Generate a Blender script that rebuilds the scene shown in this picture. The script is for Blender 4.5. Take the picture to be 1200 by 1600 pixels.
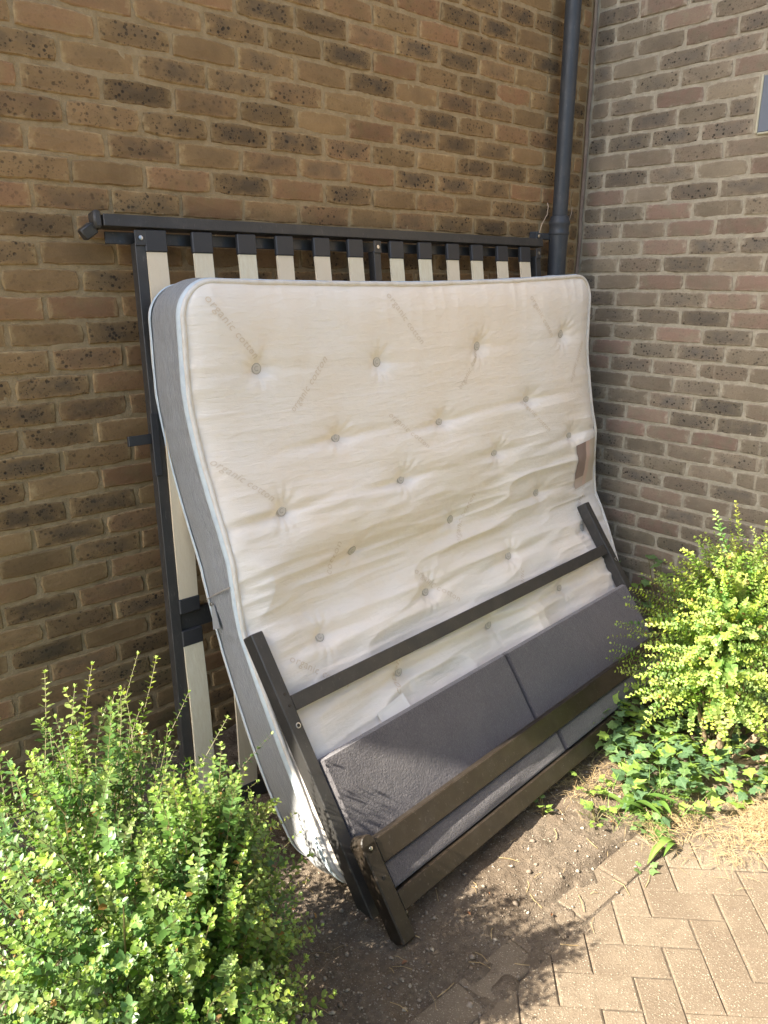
import bpy, math, random
import numpy as np
from mathutils import Vector, Matrix
S = bpy.context.scene; COL = S.collection
random.seed(7); RNG = np.random.RandomState(11)
R = math.radians
for _o in list(bpy.data.objects): bpy.data.objects.remove(_o)

# ------------------------------------------------------------------ camera, light, exposure
# world: left brick wall is the plane y=0 (x<0), right brick wall the plane x=0 (y<0), ground z=0
cam = bpy.data.objects.new('camera', bpy.data.cameras.new('camera')); COL.objects.link(cam); S.camera = cam
cam.data.sensor_fit = 'HORIZONTAL'; cam.data.sensor_width = 36; cam.data.lens = 36.833
cam.data.clip_start = .02; cam.data.clip_end = 400
_r = Vector((.74789, -.66380, .00499)); _u = Vector((.18594, .21669, .95837)); _f = Vector((.63725, .71583, -.28548))
cam.matrix_world = Matrix(((_r[0], _u[0], -_f[0], -3.3759), (_r[1], _u[1], -_f[1], -2.3804), (_r[2], _u[2], -_f[2], 1.6749), (0, 0, 0, 1)))
SUN_EL = 40.0; SUN_H = Vector((-.9630, .2696, 0))         # horizontal direction TOWARDS the sun
W = bpy.data.worlds.new('World'); S.world = W; W.use_nodes = True
wn = W.node_tree; bg = wn.nodes['Background']; sky = wn.nodes.new('ShaderNodeTexSky')
sky.sky_type = 'NISHITA'; sky.sun_disc = False; sky.sun_elevation = R(SUN_EL)
sky.sun_rotation = math.atan2(SUN_H.x, SUN_H.y); sky.air_density = 1.0; sky.dust_density = 2.5; sky.ozone_density = 1.0
wn.links.new(sky.outputs[0], bg.inputs[0]); bg.inputs[1].default_value = .105
sl = bpy.data.lights.new('sun', 'SUN'); sl.energy = 5.0; sl.angle = R(.53); sl.color = (1, .93, .80)
sun = bpy.data.objects.new('sun', sl); COL.objects.link(sun); sun.location = (-6, 2, 6)
_ts = Vector((SUN_H.x*math.cos(R(SUN_EL)), SUN_H.y*math.cos(R(SUN_EL)), math.sin(R(SUN_EL))))
sun.rotation_euler = _ts.to_track_quat('Z', 'Y').to_euler()
S.view_settings.view_transform = 'Standard'; S.view_settings.look = 'None'; S.view_settings.gamma = 1
S.view_settings.use_curve_mapping = False; S.view_settings.exposure = 1.95
S.render.engine = 'CYCLES'; S.render.resolution_x = 768; S.render.resolution_y = 1024
S.cycles.max_bounces = 8; S.cycles.diffuse_bounces = 5; S.cycles.transparent_max_bounces = 8

# ------------------------------------------------------------------ helpers
def tag(o, label=None, cat=None, group=None, kind=None):
    if label: o['label'] = label
    if cat: o['category'] = cat
    if group: o['group'] = group
    if kind: o['kind'] = kind
    return o
def empty(name, loc, label, cat, group=None):
    o = bpy.data.objects.new(name, None); COL.objects.link(o); o.location = loc; o.empty_display_size = .1
    return tag(o, label, cat, group)
def mkmesh(name, V, F, mat=None, smooth=False, col=None, uv=None):
    me = bpy.data.meshes.new(name); V = np.asarray(V, float)
    if isinstance(F, np.ndarray):
        n, k = F.shape
        me.vertices.add(len(V)); me.vertices.foreach_set('co', V.ravel())
        me.loops.add(n*k); me.loops.foreach_set('vertex_index', F.ravel().astype(np.int32))
        me.polygons.add(n); me.polygons.foreach_set('loop_start', (np.arange(n)*k).astype(np.int32))
        me.update(calc_edges=True); me.validate()
    else:
        me.from_pydata([tuple(v) for v in V], [], [tuple(f) for f in F])
    if smooth: me.polygons.foreach_set('use_smooth', [True]*len(me.polygons))
    if col is not None:
        a = me.color_attributes.new('col', 'FLOAT_COLOR', 'POINT'); a.data.foreach_set('color', np.asarray(col, float).ravel())
    if uv is not None:
        l = me.uv_layers.new(name='loc'); vi = np.zeros(len(me.loops), np.int32); me.loops.foreach_get('vertex_index', vi)
        l.data.foreach_set('uv', np.asarray(uv, float)[vi].ravel())
    if mat: me.materials.append(mat)
    me.update(); return me
def link(name, me, parent=None, mat=None):
    o = bpy.data.objects.new(name, me); COL.objects.link(o)
    if parent: o.parent = parent; o.matrix_parent_inverse = Matrix.Translation(parent.location).inverted() if parent.type == 'EMPTY' else Matrix()
    return o
class MB:
    """collects shapes in world coordinates, builds ONE object"""
    def __init__(s): s.V = []; s.F = []
    def add(s, V, F):
        n = len(s.V); s.V += [tuple(v) for v in V]; s.F += [tuple(i+n for i in f) for f in F]; return s
    def obox(s, O, ax, ay, az, a, b, bev=.0015):
        """box in a frame (O, ax, ay, az) from a to b, with chamfered edges"""
        O = Vector(O); ax, ay, az = Vector(ax), Vector(ay), Vector(az); V = []; idx = {}
        lo = a; hi = b; bev = min(bev, min(abs(hi[i]-lo[i]) for i in range(3))*.45)
        for sx in (0, 1):
            for sy in (0, 1):
                for sz in (0, 1):
                    for k in range(3):
                        c = [hi[i] if t else lo[i] for i, t in enumerate((sx, sy, sz))]
                        for i, t in enumerate((sx, sy, sz)):
                            if i != k: c[i] += -bev if t else bev
                        idx[(sx, sy, sz, k)] = len(V); V.append(O+ax*c[0]+ay*c[1]+az*c[2])
        F = []
        g = lambda x, y, z, k: idx[(x, y, z, k)]
        F += [(g(1,0,0,0), g(1,1,0,0), g(1,1,1,0), g(1,0,1,0)), (g(0,0,0,0), g(0,0,1,0), g(0,1,1,0), g(0,1,0,0)),
              (g(0,1,0,1), g(0,1,1,1), g(1,1,1,1), g(1,1,0,1)), (g(0,0,0,1), g(1,0,0,1), g(1,0,1,1), g(0,0,1,1)),
              (g(0,0,1,2), g(1,0,1,2), g(1,1,1,2), g(0,1,1,2)), (g(0,0,0,2), g(0,1,0,2), g(1,1,0,2), g(1,0,0,2))]
        for t in (0, 1):
            for w in (0, 1):
                F += [(g(t,w,0,0), g(t,w,1,0), g(t,w,1,1), g(t,w,0,1)), (g(t,0,w,0), g(t,1,w,0), g(t,1,w,2), g(t,0,w,2)),
                      (g(0,t,w,1), g(1,t,w,1), g(1,t,w,2), g(0,t,w,2))]
        for x in (0, 1):
            for y in (0, 1):
                for z in (0, 1): F.append((g(x,y,z,0), g(x,y,z,1), g(x,y,z,2)))
        return s.add(V, F)
    def box(s, a, b, bev=.0015): return s.obox((0,0,0), (1,0,0), (0,1,0), (0,0,1), a, b, bev)
    def tube(s, P, r, n=10, cap=True):
        P = [Vector(p) for p in P]; rs = r if hasattr(r, '__len__') else [r]*len(P); V = []; F = []
        prev = None
        for i, p in enumerate(P):
            t = (P[min(i+1, len(P)-1)]-P[max(i-1, 0)]).normalized()
            if prev is None: prev = t.orthogonal().normalized()
            prev = (prev-t*prev.dot(t)); prev = prev.normalized() if prev.length > 1e-6 else t.orthogonal().normalized()
            q = t.cross(prev)
            for k in range(n):
                a = 2*math.pi*k/n; V.append(p+(prev*math.cos(a)+q*math.sin(a))*rs[i])
        for i in range(len(P)-1):
            for k in range(n):
                k2 = (k+1) % n; F.append((i*n+k, i*n+k2, (i+1)*n+k2, (i+1)*n+k))
        if cap: F.append(tuple(range(n-1, -1, -1))); F.append(tuple((len(P)-1)*n+k for k in range(n)))
        return s.add(V, F)
    def lathe(s, O, axis, prof, n=24):
        """prof: (distance along axis, radius)"""
        O = Vector(O); ax = Vector(axis).normalized(); e = ax.orthogonal().normalized(); g = ax.cross(e); V = []; F = []
        for h, r in prof:
            for k in range(n):
                a = 2*math.pi*k/n; V.append(O+ax*h+(e*math.cos(a)+g*math.sin(a))*max(r, 1e-5))
        for i in range(len(prof)-1):
            for k in range(n):
                k2 = (k+1) % n; F.append((i*n+k, i*n+k2, (i+1)*n+k2, (i+1)*n+k))
        F.append(tuple(range(n-1, -1, -1))); F.append(tuple((len(prof)-1)*n+k for k in range(n)))
        return s.add(V, F)
    def build(s, name, mat, parent=None, smooth=False, fix=True):
        me = mkmesh(name, s.V, s.F, mat)
        if fix:
            import bmesh
            bm = bmesh.new(); bm.from_mesh(me); bmesh.ops.recalc_face_normals(bm, faces=bm.faces); bm.to_mesh(me); bm.free()
        if smooth:
            me.polygons.foreach_set('use_smooth', [True]*len(me.polygons))
            me.set_sharp_from_angle(angle=R(38))
        return link(name, me, parent)

# ------------------------------------------------------------------ materials
def M(name):
    m = bpy.data.materials.new(name); m.use_nodes = True; nt = m.node_tree; b = nt.nodes['Principled BSDF']
    return m, nt, b
class N:
    """tiny node helper"""
    def __init__(s, nt): s.nt = nt
    def n(s, t, **k):
        x = s.nt.nodes.new(t)
        for a, v in k.items(): setattr(x, a, v)
        return x
    def l(s, a, b): s.nt.links.new(a, b)
    def val(s, x, sock):
        if isinstance(x, (int, float)): sock.default_value = x
        elif isinstance(x, (tuple, list)): sock.default_value = tuple(x) if len(x) == len(sock.default_value) else tuple(x)+(1,)
        else: s.l(x, sock)
    def noise(s, vec, scale, detail=4, rough=.55, dist=0):
        x = s.n('ShaderNodeTexNoise'); x.inputs['Scale'].default_value = scale; x.inputs['Detail'].default_value = detail
        x.inputs['Roughness'].default_value = rough; x.inputs['Distortion'].default_value = dist
        if vec is not None: s.l(vec, x.inputs['Vector'])
        return x.outputs[0]
    def vor(s, vec, scale, feat='F1', out=0, rnd=1):
        x = s.n('ShaderNodeTexVoronoi'); x.feature = feat; x.inputs['Scale'].default_value = scale; x.inputs['Randomness'].default_value = rnd
        if vec is not None: s.l(vec, x.inputs['Vector'])
        return x.outputs[out]
    def mr(s, x, a, b, c=0, d=1, smooth=True):
        m = s.n('ShaderNodeMapRange'); m.interpolation_type = 'SMOOTHSTEP' if smooth else 'LINEAR'
        s.val(x, m.inputs[0])
        for i, v in enumerate((a, b, c, d)): s.val(v, m.inputs[i+1])
        return m.outputs[0]
    def math(s, op, a, b=0., c=0.):
        m = s.n('ShaderNodeMath'); m.operation = op; s.val(a, m.inputs[0]); s.val(b, m.inputs[1]); s.val(c, m.inputs[2]); return m.outputs[0]
    def mix(s, f, a, b, mode='MIX'):
        m = s.n('ShaderNodeMix'); m.data_type = 'RGBA'; m.blend_type = mode; s.val(f, m.inputs[0]); s.val(a, m.inputs[6]); s.val(b, m.inputs[7]); return m.outputs[2]
    def map(s, vec, sc=(1,1,1), rot=(0,0,0), loc=(0,0,0)):
        m = s.n('ShaderNodeMapping'); s.l(vec, m.inputs[0]); m.inputs['Scale'].default_value = sc; m.inputs['Rotation'].default_value = rot; m.inputs['Location'].default_value = loc; return m.outputs[0]
    def pos(s): return s.n('ShaderNodeNewGeometry').outputs['Position']
    def obj(s): return s.n('ShaderNodeTexCoord').outputs['Object']
    def bump(s, h, dist, strength=1, nrm=None):
        b = s.n('ShaderNodeBump'); s.l(h, b.inputs['Height']); b.inputs['Distance'].default_value = dist; b.inputs['Strength'].default_value = strength
        if nrm is not None: s.l(nrm, b.inputs['Normal'])
        return b.outputs[0]
def spec(b, v):
    b.inputs['Specular IOR Level'].default_value = v

def brick_mat(name, src, base, red, dark, lime):
    m, nt, b = M(name); g = N(nt); P = g.pos()
    if src == 'object':
        oi = g.n('ShaderNodeObjectInfo'); sep = g.n('ShaderNodeSeparateColor'); g.l(oi.outputs['Color'], sep.inputs[0]); al = oi.outputs['Alpha']
    else:
        at = g.n('ShaderNodeAttribute'); at.attribute_name = 'col'; sep = g.n('ShaderNodeSeparateColor'); g.l(at.outputs['Color'], sep.inputs[0]); al = at.outputs['Alpha']
    rr, gg, bb = sep.outputs[0], sep.outputs[1], sep.outputs[2]
    uv = g.n('ShaderNodeUVMap'); uv.uv_map = 'loc'; su = g.n('ShaderNodeSeparateXYZ'); g.l(uv.outputs[0], su.inputs[0])
    big = g.noise(P, 9, 3); mid = g.noise(P, 38, 5, .6); fine = g.noise(P, 170, 4, .65)
    ed = g.math('MAXIMUM', g.math('ABSOLUTE', su.outputs[0]), g.math('ABSOLUTE', su.outputs[1]))
    ed = g.math('ADD', ed, g.math('MULTIPLY', g.math('SUBTRACT', mid, .5), .9))
    core = g.mr(ed, .35, .98, 1, 0)
    c = g.mix(g.mr(big, .35, .65), base, tuple(x*.80 for x in base))
    c = g.mix(g.math('MULTIPLY', rr, g.mr(g.noise(P, 17, 3), .25, .6)), c, red)
    c = g.mix(g.math('MULTIPLY', g.math('MULTIPLY', gg, core), g.mr(g.noise(P, 13, 3), .25, .6)), c, dark)
    c = g.mix(g.mr(fine, .3, .75, .25, 0), c, tuple(x*.55 for x in base))
    c = g.mix(g.mr(mid, .62, .8, 0, .38), c, lime)                    # lime bloom
    # iron spots: irregular black specks, denser in the middle of the brick
    v1 = g.vor(g.map(P, (1, 1, 1.1)), 54); v1 = g.math('ADD', v1, g.math('MULTIPLY', g.math('SUBTRACT', mid, .5), -.25))
    s1 = g.mr(v1, .22, .32, 1, 0)
    v2 = g.vor(P, 135); s2 = g.mr(v2, .20, .32, .85, 0)
    sp = g.math('MAXIMUM', g.math('MULTIPLY', s1, g.mr(g.noise(P, 21, 2), .40, .50)), g.math('MULTIPLY', s2, g.mr(g.noise(P, 30, 2), .43, .53)))
    sp = g.math('MULTIPLY', g.math('MULTIPLY', sp, bb), g.mr(ed, .75, 1.1, 1, 0))
    c = g.mix(g.math('MULTIPLY', sp, .9), c, (.022, .02, .018))
    c = g.mix(g.mr(ed, .80, 1.12, 0, .55), c, lime)                   # mortar smeared on the arrises
    c = g.mix(g.mr(g.noise(g.map(P, (1, 1, .35)), 5.5, 5, .65), .60, .82, 0, .30), c, lime)
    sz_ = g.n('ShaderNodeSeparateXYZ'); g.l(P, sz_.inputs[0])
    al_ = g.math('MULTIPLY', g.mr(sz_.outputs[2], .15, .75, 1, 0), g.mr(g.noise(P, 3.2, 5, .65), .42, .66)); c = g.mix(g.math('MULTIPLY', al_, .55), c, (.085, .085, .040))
    dr_ = g.math('MULTIPLY', g.mr(g.noise(g.map(P, (26, 26, 1.6)), 1, 4, .6), .60, .72), g.mr(g.noise(P, 1.7, 3), .52, .66)); c = g.mix(g.math('MULTIPLY', dr_, .5), c, tuple(min(1, x*1.15) for x in lime))
    c = g.mix(g.mr(g.noise(P, 2.1, 5, .6), .5, .78, 0, .35), c, tuple(x*.45 for x in base))
    hv = g.n('ShaderNodeHueSaturation'); g.l(c, hv.inputs['Color']); g.l(g.math('ADD', g.math('MULTIPLY', al, .55), .68), hv.inputs['Value'])
    g.l(hv.outputs[0], b.inputs['Base Color']); b.inputs['Roughness'].default_value = .93; spec(b, .25)
    h = g.math('ADD', g.math('MULTIPLY', mid, .55), g.math('MULTIPLY', fine, .35)); h = g.math('SUBTRACT', h, g.math('MULTIPLY', sp, .35))
    g.l(g.bump(h, .0035), b.inputs['Normal'])
    return m
def mortar_mat(name, c0, c1):
    m, nt, b = M(name); g = N(nt); P = g.pos()
    c = g.mix(g.mr(g.noise(P, 30, 5, .65), .3, .7), c0, c1); c = g.mix(g.mr(g.noise(P, 5, 4), .5, .8, 0, .5), c, tuple(x*.62 for x in c0))
    c = g.mix(g.mr(g.vor(P, 420), 0, .3, .45, 0), c, (.16, .12, .08))
    g.l(c, b.inputs['Base Color']); b.inputs['Roughness'].default_value = .95; spec(b, .2)
    h = g.math('ADD', g.math('MULTIPLY', g.noise(P, 26, 4, .6), 1.2), g.math('MULTIPLY', g.noise(P, 260, 3, .7), .5))
    g.l(g.bump(h, .006), b.inputs['Normal']); return m
BR_L = dict(base=(.330, .212, .100), red=(.315, .168, .088), dark=(.125, .092, .060), lime=(.50, .37, .19))
BR_R = dict(base=(.290, .240, .170), red=(.295, .195, .150), dark=(.165, .145, .122), lime=(.50, .45, .35))
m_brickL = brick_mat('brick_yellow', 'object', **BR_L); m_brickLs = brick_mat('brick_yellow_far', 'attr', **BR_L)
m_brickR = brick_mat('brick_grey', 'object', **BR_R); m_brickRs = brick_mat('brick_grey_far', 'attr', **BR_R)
m_mortL = mortar_mat('mortar_warm', (.43, .32, .185), (.33, .24, .13)); m_mortR = mortar_mat('mortar_grey', (.50, .45, .35), (.38, .335, .255))

def metal_mat(name, col, rough, sp=.5, dust=.25):
    m, nt, b = M(name); g = N(nt); P = g.pos()
    d = g.mr(g.noise(P, 14, 6, .7), .45, .8, 0, dust)
    c = g.mix(d, col, (.16, .14, .12)); c = g.mix(g.mr(g.noise(g.map(P, (1, 1, .2)), 160, 3), .62, .72, 0, .25), c, (.2, .18, .16))
    sc_ = g.math('MULTIPLY', g.mr(g.noise(g.map(P, (7, 7, 7), (.6, .3, .9)), 9, 6, .8), .66, .72), g.mr(g.noise(P, 6, 3), .5, .6)); c = g.mix(g.math('MULTIPLY', sc_, .8), c, (.24, .22, .20))
    g.l(c, b.inputs['Base Color']); g.l(g.mr(g.noise(P, 22, 5), .3, .8, rough-.06, rough+.16), b.inputs['Roughness']); spec(b, sp)
    g.l(g.bump(g.noise(P, 500, 2), .0004), b.inputs['Normal']); return m
m_metal = metal_mat('bed_frame_dark_metal', (.040, .038, .036), .42, .5, .22)
m_brown = metal_mat('footboard_brown_metal', (.024, .017, .011), .42, .5, .15)
m_pipe = metal_mat('downpipe_grey_plastic', (.042, .048, .056), .45, .45, .2)
m_steel, _nt, _b = M('bolt_steel'); _b.inputs['Base Color'].default_value = (.55, .54, .52, 1); _b.inputs['Metallic'].default_value = 1; _b.inputs['Roughness'].default_value = .3
m_hole, _nt, _b = M('bolt_socket_black'); _b.inputs['Base Color'].default_value = (.012, .012, .012, 1); _b.inputs['Roughness'].default_value = .6
m_rubber, _nt, _b = M('slat_cap_plastic'); _b.inputs['Base Color'].default_value = (.035, .035, .037, 1); _b.inputs['Roughness'].default_value = .5
m_cable, _nt, _b = M('old_wire'); _b.inputs['Base Color'].default_value = (.50, .38, .28, 1); _b.inputs['Roughness'].default_value = .6

m_wood, nt, b = M('slat_plywood'); g = N(nt); P = g.pos()
oi = g.n('ShaderNodeObjectInfo')
gr = g.noise(g.map(P, (30, 30, 1.6)), 4, 5, .6, .4); c = g.mix(g.mr(gr, .3, .7), (.86, .78, .58), (.79, .69, .48))
c = g.mix(g.mr(oi.outputs['Random'], 0, 1, 0, .75), c, (.82, .67, .48)); c = g.mix(g.mr(g.noise(g.map(P, (60, 60, 2)), 9, 3), .6, .75, 0, .3), c, (.55, .38, .20))
g.l(c, b.inputs['Base Color']); b.inputs['Roughness'].default_value = .55; spec(b, .4); g.l(g.bump(gr, .0006), b.inputs['Normal'])

m_ticking, nt, b = M('mattress_ticking'); g = N(nt); P = g.pos(); uvn = g.n('ShaderNodeUVMap'); uvn.uv_map = 'loc'
c = g.mix(g.mr(g.noise(P, 1.6, 4, .6), .35, .7), (.86, .81, .74), (.86, .76, .64))
c = g.mix(g.mr(g.noise(P, 6, 5, .65), .58, .8, 0, .35), c, (.77, .64, .49))
dam = g.vor(g.map(uvn.outputs[0], (1, 1, 1)), 34, 'SMOOTH_F1'); dm = g.mr(dam, .25, .45)
c = g.mix(g.math('MULTIPLY', dm, .10), c, (.86, .83, .78))
g.l(c, b.inputs['Base Color']); g.l(g.mr(dm, 0, 1, .62, .50), b.inputs['Roughness']); spec(b, .35)
b.inputs['Sheen Weight'].default_value = .25; b.inputs['Sheen Roughness'].default_value = .4
wv = g.noise(g.map(uvn.outputs[0], (1, .35, 1)), 600, 2); cz_ = g.noise(g.map(uvn.outputs[0], (14, 60, 1)), 1, 5, .62, .6)
g.l(g.bump(g.math('ADD', g.math('MULTIPLY', wv, .10), g.math('ADD', g.math('MULTIPLY', dm, .07), g.math('MULTIPLY', cz_, .55))), .0050), b.inputs['Normal'])
m_print, nt, b = M('printed_beige_ink'); b.inputs['Base Color'].default_value = (.74, .64, .52, 1); b.inputs['Roughness'].default_value = .6

m_border, nt, b = M('mattress_border_fabric'); g = N(nt); P = g.pos(); uvn = g.n('ShaderNodeUVMap'); uvn.uv_map = 'loc'
c = g.mix(g.mr(g.noise(g.map(uvn.outputs[0], (4, 60, 1)), 6, 4), .3, .7), (.335, .34, .34), (.26, .265, .27))
c = g.mix(g.mr(g.noise(P, 7, 4), .5, .75, 0, .3), c, (.36, .33, .29))
g.l(c, b.inputs['Base Color']); b.inputs['Roughness'].default_value = .8; b.inputs['Sheen Weight'].default_value = .3
h1 = g.noise(g.map(uvn.outputs[0], (9, 30, 1)), 3, 4, .55, 1.2); h2 = g.noise(g.map(uvn.outputs[0], (40, 300, 1)), 8, 2)
g.l(g.bump(g.math('ADD', h1, g.math('MULTIPLY', h2, .12)), .010), b.inputs['Normal'])
m_tape, nt, b = M('mattress_piping_fabric'); g = N(nt); P = g.pos()
g.l(g.mix(g.mr(g.noise(P, 25, 4), .4, .7), (.74, .71, .66), (.66, .61, .53)), b.inputs['Base Color']); b.inputs['Roughness'].default_value = .6
g.l(g.bump(g.noise(P, 300, 2), .0008), b.inputs['Normal'])
m_tape2, nt, b = M('pale_blue_binding_tape'); g = N(nt); P = g.pos()
g.l(g.mix(g.mr(g.noise(P, 40, 4), .4, .7), (.60, .68, .72), (.52, .60, .66)), b.inputs['Base Color']); b.inputs['Roughness'].default_value = .6
g.l(g.bump(g.noise(P, 500, 2), .0008), b.inputs['Normal'])
m_tuft, nt, b = M('tuft_button_felt'); b.inputs['Base Color'].default_value = (.60, .565, .51, 1); b.inputs['Roughness'].default_value = .6
m_tuft2, nt, b = M('tuft_button_grey_ring'); b.inputs['Base Color'].default_value = (.40, .36, .31, 1); b.inputs['Roughness'].default_value = .5
m_label, nt, b = M('satin_label'); g = N(nt); uvn = g.n('ShaderNodeUVMap'); uvn.uv_map = 'loc'; su = g.n('ShaderNodeSeparateXYZ'); g.l(uvn.outputs[0], su.inputs[0])
c = g.mix(g.mr(su.outputs[0], .36, .42), (.30, .22, .19), (.70, .52, .44)); c = g.mix(g.mr(su.outputs[0], .52, .66), c, (.66, .57, .47))
c = g.mix(g.math('MULTIPLY', g.mr(su.outputs[1], .24, .22), g.mr(su.outputs[0], .42, .38)), c, (.62, .50, .42))
g.l(c, b.inputs['Base Color']); b.inputs['Roughness'].default_value = .35
m_care, nt, b = M('white_care_label'); b.inputs['Base Color'].default_value = (.78, .76, .72, 1); b.inputs['Roughness'].default_value = .6

m_pad, nt, b = M('grey_suede_upholstery'); g = N(nt); P = g.pos()
c = g.mix(g.mr(g.noise(P, 3.5, 8, .72, .2), .30, .72), (.112, .103, .106), (.076, .070, .075))
c = g.mix(g.mr(g.noise(g.map(P, (1, 1, 2.0)), 130, 4, .75), .48, .72, 0, .55), c, (.21, .19, .185)); c = g.mix(g.mr(g.noise(g.map(P, (1, 1, 1)), 95, 4, .75), .5, .72, 0, .5), c, (.05, .045, .048)); c = g.mix(g.mr(g.noise(P, 45, 4), .62, .78, 0, .25), c, (.24, .22, .20))
g.l(c, b.inputs['Base Color']); b.inputs['Roughness'].default_value = .85; b.inputs['Sheen Weight'].default_value = .45; b.inputs['Sheen Roughness'].default_value = .55
b.inputs['Sheen Tint'].default_value = (.8, .78, .8, 1); spec(b, .25)
g.l(g.bump(g.math('ADD', g.noise(P, 160, 3, .7), g.math('MULTIPLY', g.noise(P, 14, 4, .6), 1.5)), .0035), b.inputs['Normal'])

def leaf_mat(name, trans=.35, rough=.38, sp=.5):
    m, nt, b = M(name); g = N(nt); at = g.n('ShaderNodeAttribute'); at.attribute_name = 'col'; P = g.pos()
    c = g.mix(g.mr(g.noise(P, 90, 2), .4, .7, 0, .25), at.outputs['Color'], g.mix(.5, at.outputs['Color'], (.02, .05, .01)))
    g.l(c, b.inputs['Base Color']); b.inputs['Roughness'].default_value = rough; spec(b, sp)
    tr = g.n('ShaderNodeBsdfTranslucent'); hs = g.n('ShaderNodeHueSaturation'); g.l(c, hs.inputs['Color']); hs.inputs['Value'].default_value = 1.5; hs.inputs['Saturation'].default_value = 1.15; g.l(hs.outputs[0], tr.inputs['Color'])
    mx = g.n('ShaderNodeMixShader'); mx.inputs[0].default_value = trans; g.l(b.outputs[0], mx.inputs[1]); g.l(tr.outputs[0], mx.inputs[2])
    g.l(mx.outputs[0], nt.nodes['Material Output'].inputs['Surface']); return m
m_leaf = leaf_mat('small_glossy_leaf'); m_leaf2 = leaf_mat('golden_leaf', .4, .5, .35); m_grass = leaf_mat('grass_blade', .3, .5, .3)
def ivy_mat(name, col, vein):
    m, nt, b = M(name); g = N(nt); uvn = g.n('ShaderNodeUVMap'); uvn.uv_map = 'loc'; su = g.n('ShaderNodeSeparateXYZ'); g.l(uvn.outputs[0], su.inputs[0])
    oi = g.n('ShaderNodeObjectInfo'); an = g.math('ARCTAN2', su.outputs[1], g.math('ADD', su.outputs[0], .02))
    k = g.math('ABSOLUTE', g.math('SINE', g.math('MULTIPLY', an, 2.2)))
    vm = g.math('MULTIPLY', g.mr(k, .0, .14, 1, 0), .55)
    c = g.mix(g.mr(g.noise(g.pos(), 60, 3), .4, .7), col, tuple(x*.7 for x in col)); c = g.mix(vm, c, vein)
    g.l(c, b.inputs['Base Color']); b.inputs['Roughness'].default_value = .52; spec(b, .35)
    tr = g.n('ShaderNodeBsdfTranslucent'); tr.inputs['Color'].default_value = (col[0]*2.2, col[1]*2, col[2], 1)
    mx = g.n('ShaderNodeMixShader'); mx.inputs[0].default_value = .25; g.l(b.outputs[0], mx.inputs[1]); g.l(tr.outputs[0], mx.inputs[2])
    g.l(mx.outputs[0], nt.nodes['Material Output'].inputs['Surface']); return m
m_ivy = [ivy_mat('ivy_dark', (.09, .165, .075), (.18, .25, .14)), ivy_mat('ivy_mid', (.16, .26, .09), (.26, .34, .16)), ivy_mat('ivy_young', (.24, .36, .07), (.36, .46, .16))]
m_bark, nt, b = M('pale_bark'); g = N(nt); P = g.pos(); c = g.mix(g.mr(g.noise(g.map(P, (3, 3, 1)), 30, 5), .35, .65), (.36, .27, .16), (.22, .15, .09)); g.l(c, b.inputs['Base Color']); b.inputs['Roughness'].default_value = .85; g.l(g.bump(g.noise(P, 90, 4), .003), b.inputs['Normal'])
m_stem, nt, b = M('green_brown_stem'); b.inputs['Base Color'].default_value = (.14, .12, .05, 1); b.inputs['Roughness'].default_value = .6
m_straw, nt, b = M('dry_straw'); g = N(nt); g.l(g.mix(g.mr(g.noise(g.pos(), 40, 3), .3, .7), (.50, .37, .19), (.33, .23, .11)), b.inputs['Base Color']); b.inputs['Roughness'].default_value = .8
m_dead, nt, b = M('dead_leaf_brown'); b.inputs['Base Color'].default_value = (.22, .10, .045, 1); b.inputs['Roughness'].default_value = .7

m_soil, nt, b = M('dry_soil'); g = N(nt); P = g.pos()
c = g.mix(g.mr(g.noise(P, 9, 6, .65), .3, .7), (.195, .153, .112), (.140, .108, .078)); c = g.mix(g.mr(g.noise(P, 60, 5, .7), .45, .75), c, (.27, .21, .15))
c = g.mix(g.mr(g.vor(P, 150), .12, .22, .7, 0), c, (.40, .35, .28)); c = g.mix(g.mr(g.noise(P, 2.2, 4), .5, .7, 0, .5), c, (.14, .095, .06))
c = g.mix(g.mr(g.vor(g.map(P, (1, 1.3, 1)), 260), .1, .2, .6, 0), c, (.09, .065, .05))
g.l(c, b.inputs['Base Color']); b.inputs['Roughness'].default_value = .97; spec(b, .15)
h = g.math('ADD', g.noise(P, 55, 6, .75), g.math('MULTIPLY', g.noise(P, 260, 4, .7), .5)); h = g.math('SUBTRACT', h, g.math('MULTIPLY', g.mr(g.vor(P, 120), 0, .35), .4)); g.l(g.bump(h, .010), b.inputs['Normal'])
m_paver, nt, b = M('block_paving'); g = N(nt); P = g.pos(); oi = g.n('ShaderNodeObjectInfo')
c = g.mix(oi.outputs['Random'], (.158, .120, .084), (.215, .170, .120)); c = g.mix(g.mr(g.noise(P, 30, 5, .7), .35, .7, 0, .7), c, (.150, .112, .076))
ag = g.vor(P, 105, 'F1', 0); c = g.mix(g.mr(ag, .16, .24, .85, 0), c, g.mix(g.vor(P, 105, 'F1', 1), (.50, .43, .32), (.36, .29, .21)))
ag2 = g.vor(g.map(P, (1, 1, 1), (0, 0, .7), (3, 1, 0)), 240); c = g.mix(g.mr(ag2, .15, .25, .7, 0), c, (.48, .41, .30))
c = g.mix(g.mr(g.vor(P, 330), .1, .2, .5, 0), c, (.08, .06, .045)); c = g.mix(g.mr(g.noise(P, 4, 5), .5, .75, 0, .5), c, (.27, .215, .150))
c = g.mix(g.mr(g.noise(P, 11, 6, .7), .55, .75, 0, .6), c, (.115, .085, .06))
g.l(c, b.inputs['Base Color']); b.inputs['Roughness'].default_value = .9; spec(b, .25)
g.l(g.bump(g.math('ADD', g.noise(P, 160, 4, .7), g.math('MULTIPLY', g.mr(ag, .15, .28, .5, 0), 1)), .003), b.inputs['Normal'])
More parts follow.
